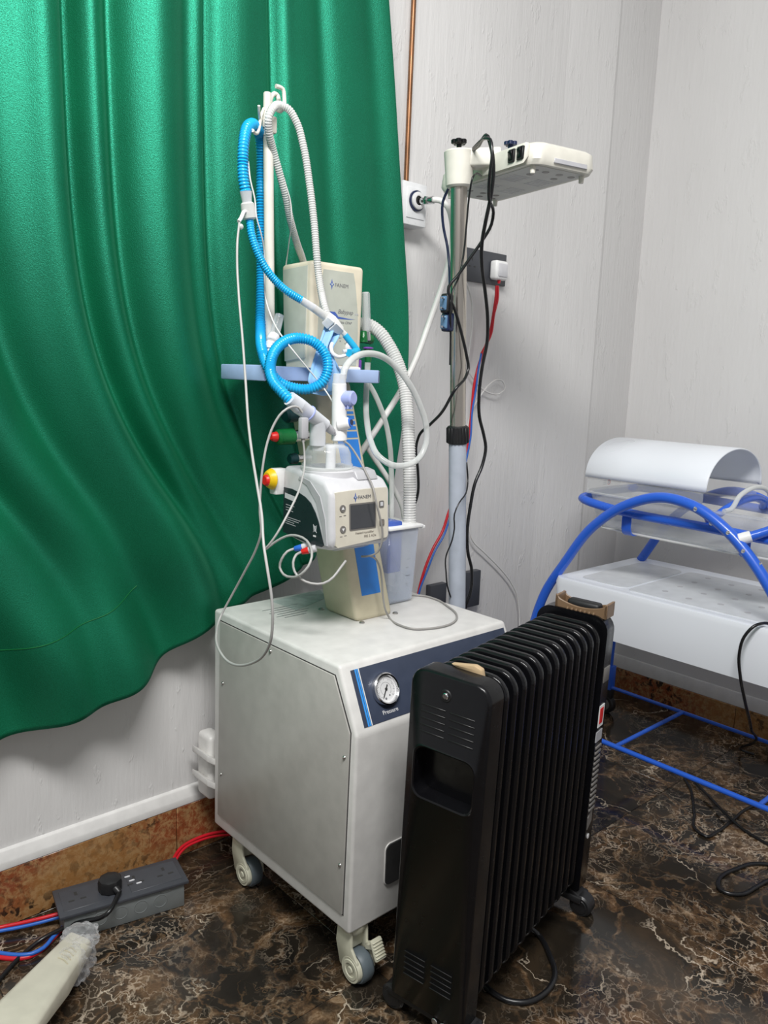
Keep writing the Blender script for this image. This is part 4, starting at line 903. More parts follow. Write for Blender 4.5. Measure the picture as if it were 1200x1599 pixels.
rw2 = [(1.9404, 1.6500, 1.4847), (1.9437, 1.6500, 1.4490), (1.9304, 1.6500, 1.3965), (1.9232, 1.6500, 1.3424), (1.8812, 1.6500, 1.2788), (1.8711, 1.6500, 1.2248), (1.8663, 1.6500, 1.1765), (1.8546, 1.6500, 1.1046), (1.8527, 1.6500, 1.0206), (1.8400, 1.6500, 0.9599), (1.8176, 1.6500, 0.8739), (1.7809, 1.6500, 0.7872), (1.7566, 1.6500, 0.7298), (1.7180, 1.6500, 0.6804), (1.6912, 1.6500, 0.6282), (1.6599, 1.6500, 0.5632), (1.6520, 1.6500, 0.5147)]
tag(tube('flex_wire', rw2[:5], 0.0032, 'cable_red', n=8), 'short red strand beside the plug flex below the upper wall socket', 'cable')
tag(tube('flex_wire', rw2[4:], 0.0030, 'cable_blue', n=8), 'blue strand running alongside the red flex behind the lamp pole', 'cable')
wl2 = [(1.8177, 1.6700, 1.4847), (1.8439, 1.6700, 1.4410), (1.8549, 1.6700, 1.3763), (1.8495, 1.6700, 1.3002), (1.8462, 1.6700, 1.2332), (1.8750, 1.6700, 1.2012), (1.9130, 1.6700, 1.1746), (1.9569, 1.6700, 1.1594), (2.0007, 1.6700, 1.1580), (2.0275, 1.6700, 1.1766), (2.0160, 1.6700, 1.1966), (1.9841, 1.6700, 1.2019), (1.9514, 1.6700, 1.1872), (1.9146, 1.6700, 1.1549), (1.8768, 1.6700, 1.1074), (1.8580, 1.6700, 1.0485), (1.8572, 1.6700, 0.9091), (1.8788, 1.6700, 0.7856), (1.9105, 1.6700, 0.6932), (1.9740, 1.6700, 0.6434), (2.0470, 1.6700, 0.5886), (2.1206, 1.6700, 0.5226), (2.1606, 1.6700, 0.4687), (2.1756, 1.6700, 0.4248), (2.1870, 1.6700, 0.3485)]
tag(tube('bell_wire', wl2, 0.0028, 'cable_white', n=8), 'thin white wire with a small loop pinned down the wall', 'cable')

# ============================================================ phototherapy lamp on a stand
ls = empty('phototherapy_lamp', (1.527, 1.34, 0), 'cream flat headed treatment lamp on a steel and grey telescopic pole', 'lamp')
pa, pb_, pt_ = V(1.5265, 1.34, 0.06), V(1.4575, 1.34, 1.063), V(1.4165, 1.34, 1.662)
dirp = (pt_ - pa).normalized()
MB().cyl(pa, pb_, 0.0218, n=28).build('lower_pole', 'pole_grey', ls)
MB().cyl(pb_, pt_, 0.0192, n=28).build('upper_pole', 'steel', ls)
kc = MB().cyl(pb_ - dirp * .020, pb_ + dirp * .024, 0.0262, n=28, bev=.003); cM = Matrix.Translation(pb_) @ dirp.to_track_quat('Z', 'Y').to_matrix().to_4x4()
for q in range(18):
    a = q * 2 * PI / 18; kc.box((.0245, -.0022, -.017), (.0282, .0022, .020), .0008, 1, cM @ Matrix.Rotation(a, 4, 'Z'))
kc.build('lock_collar', 'black_matte', ls)
bs_ = MB()
for a in (35, 100, 165, 230, 320):
    r = math.radians(a); q = V(1.527 + .20 * math.cos(r), 1.34 + .20 * math.sin(r), .065); bs_.cyl((1.527, 1.34, .075), q, .017, .012, 12, .002)
    bs_.cyl(q + V(0, -.012, -.037), q + V(0, .012, -.037), .028, n=18, bev=.003)
bs_.build('base', 'pole_grey', ls)
cp = MB().cyl(pt_ - dirp * .028, pt_ + dirp * .052, 0.0305, 0.0345, 30, .004); cp.build('clamp', 'lamp_cream', ls)
kk = MB().cyl(pt_ + dirp * .050, pt_ + dirp * .066, .006, n=12)
for q in range(5):
    a = q * 2 * PI / 5; c_ = pt_ + dirp * .070 + V(.011 * math.cos(a), .011 * math.sin(a), 0); kk.cyl(c_ - dirp * .005, c_ + dirp * .005, .0075, n=12, bev=.002)
kk.cyl(pt_ + dirp * .064, pt_ + dirp * .076, .011, n=14, bev=.002); kk.build('clamp_knob', 'black_gloss', ls)
# head slab, its own axes
hN = V(1.428, 1.134, 1.66); d1 = V(1.672 - 1.598, 1.422 - 1.079, 0).normalized(); d2 = V(d1.y, -d1.x, 0)
HL, HW, HT = 0.375, 0.185, 0.046
HMx = Matrix((d2, d1, V(0, 0, 1))).transposed().to_4x4(); HMx.translation = hN    # local x = width, y = length, z up
t = bmesh.new(); lp2 = rrect(0, HW, 0, HL, 0.030, 6)
bt = [t.verts.new((x, y, 0)) for x, y in [(HW / 2 + (p[0] - HW / 2) * .95, HL / 2 + (p[1] - HL / 2) * .97) for p in lp2]]
md_ = [t.verts.new((x, y, 0.010)) for x, y in lp2]; up_ = [t.verts.new((HW / 2 + (x - HW / 2) * .97, HL / 2 + (y - HL / 2) * .985, HT * .86)) for x, y in lp2]; tp_ = [t.verts.new((HW / 2 + (x - HW / 2) * .88, HL / 2 + (y - HL / 2) * .94, HT)) for x, y in lp2]
n_ = len(bt)
for A, B in ((bt, md_), (md_, up_), (up_, tp_)):
    for i in range(n_): t.faces.new((A[i], A[(i + 1) % n_], B[(i + 1) % n_], B[i]))
t.faces.new(bt[::-1]); t.faces.new(tp_)
lh = MB().join(t, HMx).build('lamp_head', 'lamp_cream', ls)
MB().prism(rrect(.016, HW - .016, .018, HL - .018, .02, 4), -.0012, .001, 'z', mat=HMx).build('under_plate', 'lamp_under', lh)
for y_, xs_ in ((.050, (.045, .075, .115, .150)), (.085, (.060, .130)), (.30, (.05, .09, .13)), (.335, (.045, .105, .145))):
    for x_ in xs_: MB().lathe([(0, -.0016), (.0085, -.0016), (.0085, -.0008), (0, -.0008)], 16, HMx @ Matrix.Translation((x_, y_, 0))).build('vent_hole', 'button_grey', lh)
for gx_, gy_ in ((.035, .11), (.105, .11), (.035, .21), (.105, .21)):
    for q in range(5): MB().box((gx_, gy_ + q * .012, -.0017), (gx_ + .045, gy_ + .004 + q * .012, -.0010), mat=HMx).build('vent_slot', 'grey_plastic', lh)
for x_, y_ in ((.022, .030), (HW - .022, .030), (.022, HL - .03), (HW - .022, HL - .03)):
    MB().cyl(HMx @ V(x_, y_, -.016), HMx @ V(x_, y_, .002), .0055, .0065, 12, .001).build('peg', 'lamp_cream', lh)
MB().box((.055, -.0012, .006), (.150, .004, .016), .001, 1, HMx).build('end_label', 'grey_plastic', lh)
# arm block with switches between clamp and head
am = MB(); aa = pt_ + dirp * .020
ab = HMx @ V(.012, .150, .030)
t2 = MB()
ad_ = (ab - aa); ad_.z = 0; al = ad_.length; am_M = basis(aa, ad_.normalized(), V(0, 0, 1).cross(ad_.normalized()) * 1.0)
am_M = Matrix((ad_.normalized(), V(0, 0, 1).cross(ad_.normalized()), V(0, 0, 1))).transposed().to_4x4(); am_M.translation = aa
am.prism([(0, .020), (.03, .024), (al + .01, .030), (al + .01, -.034), (.03, -.022), (0, -.020)], -.006, .034, 'z', .006, 3, am_M)
am.build('arm', 'lamp_cream', ls)
MB().prism([(.0, -.002), (.014, .016), (.014, HT - .003), (.002, HT - .004)], .02, .17, 'y', .003, 2, HMx @ Matrix.Translation((-.012, 0, 0))).build('switch_housing', 'lamp_cream', lh)
for y_ in (.022, .052):
    sw_ = MB().box((-.0155, y_, .008), (-.009, y_ + .020, .035), .001, 1, HMx).build('switch', 'black_matte', lh)
    MB().prism([(-.0205, .030), (-.0150, .033), (-.0150, .012), (-.0165, .012)], y_ + .004, y_ + .016, 'y', .0005, 1, HMx).build('rocker', 'black_gloss', lh)
kq = MB(); kp = HMx @ V(.012, .10, HT)
kq.cyl(kp, kp + V(0, 0, .010), .006, n=10)
for q in range(5): a = q * 1.2566; c_ = kp + V(.009 * math.cos(a), .009 * math.sin(a), .013); kq.cyl(c_ - V(0, 0, .004), c_ + V(0, 0, .004), .006, n=10, bev=.001)
kq.build('tilt_knob', 'cable_navy', lh)
# cables of the lamp
k1 = [(1.4402, 1.3300, 1.7148), (1.3902, 1.2600, 1.7048), (1.3447, 1.2000, 1.7002), (1.3364, 1.1800, 1.6924), (1.3334, 1.1700, 1.6625), (1.3406, 1.1800, 1.6213), (1.3653, 1.2000, 1.5833), (1.4054, 1.2200, 1.5631), (1.4127, 1.2300, 1.5410), (1.4044, 1.2500, 1.5036), (1.3891, 1.2700, 1.4660), (1.3734, 1.2900, 1.4280), (1.3583, 1.3000, 1.4046), (1.3595, 1.3000, 1.3879), (1.3808, 1.3000, 1.3585), (1.4087, 1.3000, 1.3056), (1.4303, 1.3000, 1.2553), (1.4394, 1.3000, 1.2259), (1.4245, 1.2950, 1.2032), (1.3879, 1.2900, 1.1774), (1.3923, 1.3300, 1.1263), (1.4201, 1.4000, 1.0863), (1.4334, 1.4500, 1.0552), (1.4436, 1.4700, 1.0205), (1.4541, 1.4700, 0.9620), (1.4558, 1.4700, 0.8948), (1.4316, 1.4800, 0.8395), (1.4010, 1.4900, 0.8171)]
lc1 = tube('lamp_cable', k1, 0.0036, 'cable_black', n=8); tag(lc1, 'black cable looping off the lamp arm and twisting round its pole', 'cable')
k2 = [(1.4177, 1.3000, 1.7120), (1.3755, 1.2400, 1.7087), (1.3504, 1.2000, 1.7052), (1.3508, 1.1900, 1.6845), (1.3625, 1.1900, 1.6461), (1.3724, 1.2000, 1.5975), (1.3816, 1.2200, 1.5420), (1.3955, 1.2400, 1.4987), (1.4221, 1.2600, 1.4552), (1.4608, 1.2800, 1.4035), (1.4986, 1.3000, 1.3412), (1.5124, 1.3100, 1.2894), (1.5120, 1.3200, 1.2357), (1.5169, 1.3300, 1.1734), (1.5336, 1.3400, 1.1097), (1.5549, 1.3400, 1.0612), (1.5648, 1.3400, 1.0316), (1.5563, 1.3400, 0.9877), (1.5308, 1.3400, 0.9398), (1.5184, 1.3400, 0.8831), (1.5115, 1.3400, 0.8174), (1.5183, 1.3400, 0.7631), (1.5371, 1.3400, 0.7132), (1.5388, 1.3400, 0.6616), (1.5257, 1.3450, 0.6142), (1.5338, 1.3600, 0.5619)]
lc2 = tube('lamp_cable', k2, 0.0042, 'cable_black', n=8); tag(lc2, 'thick black cable hanging free to the right of the lamp pole', 'cable')
k3 = [(1.4484, 1.3000, 1.6589), (1.4086, 1.2800, 1.6541), (1.3858, 1.2700, 1.6389), (1.3907, 1.2800, 1.6115), (1.3964, 1.2900, 1.5451), (1.3965, 1.2950, 1.4759), (1.3833, 1.2950, 1.4252), (1.3663, 1.2950, 1.3953), (1.3626, 1.2950, 1.3597), (1.3836, 1.3100, 1.2897), (1.3856, 1.3100, 1.2313)]
tag(tube('lamp_cable', k3, 0.0022, 'cable_black', n=6), 'thin black lead lying along the steel part of the lamp pole', 'cable')
k4 = [(1.4459, 1.3900, 1.6604), (1.4426, 1.4000, 1.6396), (1.4393, 1.4100, 1.6157), (1.4391, 1.4100, 1.5864), (1.4455, 1.4100, 1.5580), (1.4516, 1.4000, 1.5135), (1.4510, 1.3900, 1.4680), (1.4355, 1.3700, 1.4205)]
tag(tube('lamp_cable', k4, 0.0034, 'cable_navy', n=8), 'dark blue cable arching left of the steel lamp pole', 'cable')
k5 = [(1.4839, 1.3300, 0.9968), (1.4863, 1.3250, 0.9557), (1.4653, 1.3100, 0.9237), (1.4361, 1.3050, 0.9012), (1.4220, 1.3050, 0.8755), (1.4246, 1.3050, 0.8403), (1.4178, 1.3050, 0.8091), (1.4052, 1.3100, 0.7729), (1.4191, 1.3200, 0.7254), (1.4369, 1.3300, 0.6878), (1.4617, 1.3400, 0.6533)]
tag(tube('lamp_cable', k5, 0.0020, 'cable_black', n=6), 'thin black wire crossing the grey lower pole of the lamp', 'cable')
for q, (px_, lab) in enumerate((([(1.3712, 1.3050, 1.3863), (1.3671, 1.3100, 1.3691), (1.3620, 1.3100, 1.3516)], 'upper black plug with steel pins hanging beside the steel pole'), ([(1.3849, 1.3150, 1.3449), (1.3774, 1.3150, 1.3285), (1.3743, 1.3150, 1.3124)], 'lower black plug with steel pins hanging beside the steel pole'))):
    P_ = px_
    pg = MB(); c_ = V(*P_[1]); pg.box(c_ - V(.013, .012, .022), c_ + V(.011, .012, .022), .006, 3)
    po = pg.build('power_plug', 'cable_navy' if q else 'black_matte'); tag(po, lab, 'plug')
    pf = MB().box(c_ - V(.016, .010, .016), c_ + V(-.010, .010, .016), .003); pf.build('plug_face', 'plug_reflection', po)
    for dz in (-.012, .010): MB().cyl(c_ + V(-.014, -.004, dz), c_ + V(-.030, -.010, dz), .0024, n=8).build('pin', 'chrome', po)

# ============================================================ oil radiator (local frame: x along its length, -y toward the right)
rad = empty('oil_radiator', (0.943, 0.968, 0.0), 'black oil filled column radiator on wheels in front of the cabinet', 'heater', rot=(math.radians(1.4), 0, math.radians(11.4)))
W0, W1 = -0.160, 0.0
# end panel: moulded cover with a hand opening
outer = rrect(W0, W1, 0.048, 0.704, 0.030, 6, 0.008)
mid_in = rrect(W0 + .012, W1 - .012, 0.060, 0.694, 0.022, 6, 0.006)
hole = rrect(W0 + .020, W1 - .020, 0.468, 0.562, 0.020, 6)
t = bmesh.new()
def ring(loop, x): return [t.verts.new((x, p[0], p[1])) for p in loop]
def bridge(A, B):
    n = len(A)
    for i in range(n): t.faces.new((A[i], A[(i + 1) % n], B[(i + 1) % n], B[i]))
back = ring(outer, 0.046); side = ring(outer, 0.008); sh1 = ring([(W0 / 2 + (p[0] - W0 / 2) * .985, .376 + (p[1] - .376) * .996) for p in outer], 0.002)
frt = ring([(W0 / 2 + (p[0] - W0 / 2) * .955, .376 + (p[1] - .376) * .988) for p in outer], 0.0)
rim0 = ring([(W0 / 2 + (p[0] - W0 / 2) * 1.10, .515 + (p[1] - .515) * 1.12) for p in hole], 0.0)
rim1 = ring([(W0 / 2 + (p[0] - W0 / 2) * 1.04, .515 + (p[1] - .515) * 1.06) for p in hole], -0.0028)
rim2 = ring(hole, -0.0012); rim3 = ring(hole, 0.034)
for A, B in ((back, side), (side, sh1), (sh1, frt), (frt, rim0), (rim0, rim1), (rim1, rim2), (rim2, rim3)): bridge(A, B)
t.faces.new(rim3)
bmesh.ops.recalc_face_normals(t, faces=list(t.faces))
ep = MB().join(t).build('end_panel', 'black_gloss', rad, local=True, smooth=50)
for gy in (-0.026, -0.084):
    for q in range(5): MB().box((-0.0012, gy - 0.050, 0.640 - q * .0125), (0.001, gy, 0.6418 - q * .0125), .0004, 1).build('vent_slat', 'black_rubber', ep, local=True)
    for q in range(5): MB().box((-0.0012, gy - 0.045, 0.150 - q * .0115), (0.001, gy, 0.1516 - q * .0115), .0004, 1).build('vent_slat', 'black_matte', ep, local=True)
MB().lathe([(0, .004), (.0045, .004), (.006, .0025), (.0062, .0)], 16, Matrix.Translation((0, -.074, .668)) @ Matrix.Rotation(-PI / 2, 4, 'Y')).build('screw', 'chrome', ep, local=True)
MB().lathe([(.0065, .0012), (.010, .0016), (.0115, 0)], 20, Matrix.Translation((0, -.074, .668)) @ Matrix.Rotation(-PI / 2, 4, 'Y')).build('screw_recess', 'black_matte', ep, local=True)
# fins, one mesh shared
FO = rrect(W0 + .004, W1 - .004, 0.070, 0.700, 0.038, 7, 0.030)
f0 = MB(); f0.prism(FO, -0.0076, 0.0076, 'x', 0.0050, 3); f0.prism(rrect(-.115, -.045, .10, .66, .02, 4), -.019, .019, 'x', .004)
fin = f0.build('fin', 'black_enamel', rad, local=True); fin.location = (0.072, 0, 0)
NF = 13
for q in range(1, NF): dup(fin, rad, (q * 0.0342, 0, 0))
# far control end
XE = 0.072 + 12 * 0.0342 + 0.020
t = bmesh.new(); ce = rrect(W0 - .004, W1 + .002, 0.060, 0.712, 0.034, 6, 0.01)
A = ring(ce, XE); B = ring(ce, XE + .040); Cc = ring([(W0 / 2 + (p[0] - W0 / 2) * .9, .386 + (p[1] - .386) * .97) for p in ce], XE + .058)
bridge(A, B); bridge(B, Cc); t.faces.new(A[::-1]); t.faces.new(Cc)
bmesh.ops.recalc_face_normals(t, faces=list(t.faces))
ctl = MB().join(t).build('control_panel', 'black_gloss', rad, local=True)
MB().box((XE + .004, W0 - .0062, .565), (XE + .036, W0 - .003, .60), .002).build('side_clip', 'button_grey', ctl, local=True)
MB().box((XE + .002, W0 - .0052, .462), (XE + .030, W0 - .003, .512)).build('warning_label', 'print_white', ctl, local=True)
MB().box((XE + .006, W0 - .0058, .470), (XE + .024, W0 - .005, .506)).build('label_mark', 'red_plastic', ctl, local=True)
MB().box((XE + .000, W0 - .0052, .428), (XE + .032, W0 - .003, .452)).build('rating_label', 'grey_plastic', ctl, local=True)
for q in range(13): MB().box((XE + .002, W0 - .0072, .410 - q * .0125), (XE + .034, W0 - .003, .417 - q * .0125), .0015, 1).build('grille_rib', 'button_grey', ctl, local=True)
MB().prism([(XE + .004, .245), (XE + .026, .262), (XE + .028, .230), (XE + .006, .215)], W0 - .0052, W0 - .003, 'y').build('round_label', 'button_grey', ctl, local=True)
MB().lathe([(0, .001), (.006, .001), (.006, 0)], 14, Matrix.Translation((XE + .018, W0 - .0042, .195)) @ Matrix.Rotation(PI / 2, 4, 'X')).build('inspection_dot', 'print_white', ctl, local=True)
# bronze carrying handle and cord tidy on top of the far end
hn = MB(); hp = []
for q in range(13):
    u = q / 12; hp.append((W0 + .004 + u * .120, 0.736 - 0.015 * math.sin(PI * u) ** 0.7 + (0.004 if q in (0, 12) else 0)))
poly = hp + [(W0 + .124, .706), (W0 + .004, .706)]
hn.prism(poly, XE + .006, XE + .011, 'x', .0012, 1); hn.prism(poly, XE + .046, XE + .050, 'x', .0012, 1)
hn.prism([(W0 + .004, .738), (W0 + .010, .738), (W0 + .012, .706), (W0 + .004, .706)], XE + .006, XE + .050, 'x', .001, 1); hn.prism([(W0 + .118, .738), (W0 + .124, .738), (W0 + .124, .706), (W0 + .116, .706)], XE + .006, XE + .050, 'x', .001, 1)
hn.build('handle', 'bronze_plastic', rad, local=True)
MB().box((XE + .016, W0 + .026, .705), (XE + .044, W0 + .102, .732), .008, 3).build('cord_tidy', 'black_matte', rad, local=True)
for q in range(7): MB().box((XE + .001, W0 + .030 + q * .010, .708), (XE + .008, W0 + .035 + q * .010, .716), .001, 1).build('grip_rib', 'bronze_plastic', rad, local=True)
MB().prism([(-.118, .690), (-.060, .704), (-.050, .707), (-.098, .716), (-.112, .712)], .046, .060, 'x', .003).build('rear_handle', 'wood_tan', rad, local=True)
# feet bars and wheels
for xb_ in (0.030, XE + .020):
    b_ = MB().box((xb_ - .024, W0 - .012, .034), (xb_ + .024, W1 + .012, .050), .004); b_.prism([(W0 - .010, .036), (W0 + .02, .05), (W0 + .02, .07), (W0 - .004, .05)], xb_ - .02, xb_ + .02, 'x', .003)
    fb = b_.build('foot_bar', 'black_matte', rad, local=True)
    for yy in (W0 - .008, W1 + .004):
        MB().cyl((xb_ - .018, yy, .0255), (xb_ + .018, yy, .0255), .0255, n=26, bev=.004).build('wheel', 'black_rubber', fb, local=True)
        MB().cyl((xb_ - .0195, yy, .0255), (xb_ + .0195, yy, .0255), .017, n=20, bev=.001).build('wheel_cap', 'black_matte', fb, local=True)
for yy in (-.118, -.100): MB().cyl((0.004, yy, .042), (-0.001, yy, .042), .0065, n=14, bev=.001).build('bolt', 'chrome', rad, local=True)
rcd = [(1.2462, 0.9220, 0.1000)] + [(1.3160, 0.9338, 0.0300), (1.3388, 0.9182, 0.0080), (1.3089, 0.8650, 0.0055), (1.2693, 0.8213, 0.0055), (1.2141, 0.8042, 0.0055), (1.1644, 0.8132, 0.0055), (1.1391, 0.8405, 0.0055), (1.1333, 0.8797, 0.0055), (1.1477, 0.9262, 0.0055), (1.1790, 0.9718, 0.0055)]
tag(tube('power_cable', rcd, 0.0058, 'cable_black', n=10), 'thick black power cord curving on the floor beside the radiator', 'cable')

# ============================================================ bassinet trolley
bas = empty('bassinet_trolley', (2.31, 1.10, 0), 'blue tubular bassinet trolley with clear tub and reflection-white hood by the right wall', 'bassinet')
arch = [(1.555, .10), (1.552, .28), (1.535, .42), (1.500, .53), (1.435, .64), (1.345, .77), (1.235, .855), (1.125, .892), (1.035, .882), (.940, .834), (.868, .772), (.800, .690), (.735, .58), (.690, .46), (.665, .30), (.655, .10)]
for x_ in (2.085, 2.525):
    ar = arch if x_ < 2.3 else [(1.11 + (y_ - 1.11) * .90, z_ * .985 + .001) for y_, z_ in arch]
    tube('arch_tube', [(x_, y_, z_) for y_, z_ in ar], 0.0148, 'frame_blue', bas, n=16, step=.015)
ringp = [(2.140, 1.36, .832), (2.142, 1.405, .838), (2.158, 1.436, .842), (2.20, 1.445, .845), (2.44, 1.436, .855), (2.485, 1.425, .855), (2.500, 1.385, .853), (2.500, 1.20, .846), (2.500, .80, .834), (2.495, .62, .83), (2.46, .585, .83), (2.18, .585, .812), (2.145, .61, .812), (2.140, .66, .812), (2.140, 1.0, .818)]
tube('carrier_ring', ringp, 0.0135, 'frame_blue', bas, n=14, step=.012, closed=True)
# sleeping-side rails between the arches
for y_ in (1.555, 0.655): tube('floor_rail', [(2.085, y_, .105), (2.525, y_ if y_ > 1 else y_, .105)], .010, 'frame_blue', bas, n=12, step=.1)
tube('shelf_rail', [(2.102, 1.54, .105), (2.102, .655, .105)], .0078, 'frame_blue', bas, n=12, step=.2)
tube('shelf_rail', [(2.520, 1.50, .105), (2.520, .655, .105)], .0062, 'frame_blue', bas, n=12, step=.2)
for y_ in (1.212, .775): tube('cross_bar', [(2.102, y_, .105), (2.520, y_, .105)], .0068, 'frame_blue', bas, n=12, step=.2)
# drawer box between the arches
t = bmesh.new(); tb = rrect(2.048, 2.555, .62, 1.452, .035, 6)
lo_ = [t.verts.new((2.30 + (x_ - 2.30) * .94, 1.035 + (y_ - 1.035) * .97, .446)) for x_, y_ in tb]
a1 = [t.verts.new((x_, y_, .585)) for x_, y_ in tb]; a2 = [t.verts.new((2.30 + (x_ - 2.30) * .985, 1.035 + (y_ - 1.035) * .99, .600)) for x_, y_ in tb]
a3 = [t.verts.new((2.30 + (x_ - 2.30) * .93, 1.035 + (y_ - 1.035) * .96, .604)) for x_, y_ in tb]; a4 = [t.verts.new((2.30 + (x_ - 2.30) * .88, 1.035 + (y_ - 1.035) * .93, .596)) for x_, y_ in tb]
for A, B in ((lo_, a1), (a1, a2), (a2, a3), (a3, a4)): bridge(A, B)
t.faces.new(lo_[::-1]); t.faces.new(a4); bmesh.ops.recalc_face_normals(t, faces=list(t.faces))
trb = MB().join(t).build('tray', 'bassinet_white', bas, smooth=50)
MB().prism(rrect(2.12, 2.49, 1.24, 1.40, .03, 5), .590, .5985, 'z').build('tray_pad', 'bassinet_grey', trb)
sh_ = MB().prism(rrect(2.11, 2.50, .66, 1.225, .02, 5), .590, .5990, 'z').build('perforated_plate', 'bassinet_grey', trb)
for i in range(6):
    for j in range(4):
        MB().lathe([(0, .5996), (.009, .5996), (.009, .5985)], 12, Matrix.Translation((2.17 + j * .09 + (i % 2) * .02, .72 + i * .085, 0))).build('plate_hole', 'grey_plastic', sh_)
# clear tub hung in the ring
t = bmesh.new(); tu = rrect(2.155, 2.488, .60, 1.432, .06, 6)
def sc(f, g): return [(2.32 + (x_ - 2.32) * f, 1.016 + (y_ - 1.016) * g) for x_, y_ in tu]
u0 = [t.verts.new((x_, y_, .752)) for x_, y_ in sc(.80, .90)]; u1 = [t.verts.new((x_, y_, .764)) for x_, y_ in sc(.90, .945)]; u2 = [t.verts.new((x_, y_, .862)) for x_, y_ in tu]; u3 = [t.verts.new((x_, y_, .866)) for x_, y_ in sc(1.05, 1.02)]
for A, B in ((u0, u1), (u1, u2), (u2, u3)): bridge(A, B)
t.faces.new(u0[::-1]); bmesh.ops.recalc_face_normals(t, faces=list(t.faces))
tub = MB().join(t).build('tub', 'clear_tub', bas, smooth=50); so = tub.modifiers.new('wall', 'SOLIDIFY'); so.thickness = .003
tube('tub_lip', [(x_, y_, .866) for x_, y_ in sc(1.05, 1.02)], .0035, 'clear_tub', bas, n=8, closed=True)
tube('tub_base_edge', [(x_, y_, .757) for x_, y_ in sc(.86, .93)], .0035, 'tube_milky', bas, n=8, closed=True)
tube('clear_end_rail', [(2.16, .98, .868), (2.19, .975, .872), (2.225, .972, .905), (2.26, .97, .918), (2.38, .97, .918), (2.42, .972, .905), (2.46, .975, .872), (2.49, .98, .868)], .007, 'tube_clear', bas, n=10)
tube('end_handle', [(2.145, 1.02, .835), (2.165, 1.005, .850), (2.20, .99, .872), (2.25, .985, .884), (2.39, .985, .886), (2.44, .99, .872), (2.475, 1.005, .855), (2.50, 1.02, .848)], .011, 'frame_blue', bas, n=12)
# hanging straps
for y_ in (1.262, .905):
    pth = [(2.138, .822), (2.136, .80), (2.137, .775), (2.143, .760), (2.156, .752), (2.180, .750)]
    stp = MB()
    for w_ in (1,):
        a = [(x_, z_) for x_, z_ in pth]; b = [(x_ + .004, z_ + .003) for x_, z_ in reversed(pth)]
        stp.prism(a + b, y_ - .015, y_ + .015, 'y')
    stp.build('strap', 'frame_blue', bas)
# hood: half shell along the trolley; ceiling reflection on acrylic painted solid white
t = bmesh.new(); NA = 30
def arc(y_, o=0.0):
    return [(2.325 - (.178 + o) * math.cos(PI * i / NA), y_, .914 + (.116 + o) * math.sin(PI * i / NA) ** .9) for i in range(NA + 1)]
rows = [arc(1.425), arc(1.423, .002), arc(1.28, .002), arc(1.15, .002), arc(1.034, .002), arc(1.03)]
for r_ in rows: r_[:] = [t.verts.new(p) for p in r_]
for A, B in zip(rows, rows[1:]):
    for i in range(NA): t.faces.new((A[i], A[i + 1], B[i + 1], B[i]))
bmesh.ops.recalc_face_normals(t, faces=list(t.faces))
hoo = MB().join(t).build('hood', 'bassinet_white', bas, smooth=60); so = hoo.modifiers.new('wall', 'SOLIDIFY'); so.thickness = .004; so.offset = -1
for x_ in (2.149, 2.497): MB().box((x_, 1.04, .862), (x_ + .003, 1.418, .918), .001, 1).build('hood_support', 'clear_tub', bas)
wm = MB().lathe([(.007, 0), (.0088, 0.0004), (.0088, 0), (.007, -.0004)], 18, basis(V(2.30, 1.4345, .885), (1, 0, 0), (0, 0, 1))).build('warning_sign', 'red_plastic', tub)
MB().box((2.298, 1.4340, .880), (2.302, 1.4350, .890)).build('warning_figure', 'print_grey', tub)
for q in range(3): MB().box((2.268, 1.4340, .878 + q * .006), (2.286, 1.4350, .880 + q * .006)).build('sign_line', 'grey_plastic', tub)
# tilt strut at the near end
tube('tilt_strut', [(2.085, .905, .808), (2.11, .86, .83), (2.17, .74, .90), (2.22, .64, .96)], .0125, 'frame_blue', bas, n=14)
MB().cyl((2.088, .902, .810), (2.102, .876, .822), .0155, n=18, bev=.002).build('strut_collar', 'white_soft', bas)
MB().cyl((2.495, .965, .842), (2.505, .935, .842), .020, n=20, bev=.002).build('tube_end_cap', 'black_matte', bas)
for p in ((2.070, 1.02, .876), (2.072, .925, .826), (2.130, 1.00, .832), (2.072, .88, .785)):
    MB().lathe([(0, .004), (.003, .004), (.006, .001), (.0065, 0)], 12, Matrix.Translation(p) @ Matrix.Rotation(-PI / 2, 4, 'Y')).build('bolt', 'chrome', bas)
MB().cyl((2.085, .86, .755), (2.085, .835, .755), .008, n=12, bev=.001).build('lock_pin', 'chrome', bas)
# legs blocks and casters
for x_, y_ in ((2.085, 1.555), (2.085, .655), (2.525, 1.510), (2.525, .70)):
    MB().box((x_ - .016, y_ - .022, .095), (x_ + .016, y_ + .022, .185), .003).build('leg_block', 'frame_blue', bas)
    cs = MB().box((x_ - .012, y_ - .025, .060), (x_ + .012, y_ + .025, .098), .005).build('caster', 'black_matte', bas)
    MB().cyl((x_ - .013, y_, .036), (x_ + .013, y_, .036), .036, n=26, bev=.004).build('wheel', 'black_rubber', cs)
    MB().cyl((x_ - .0145, y_, .036), (x_ + .0145, y_, .036), .022, n=20, bev=.001).build('wheel_hub', 'button_grey', cs)
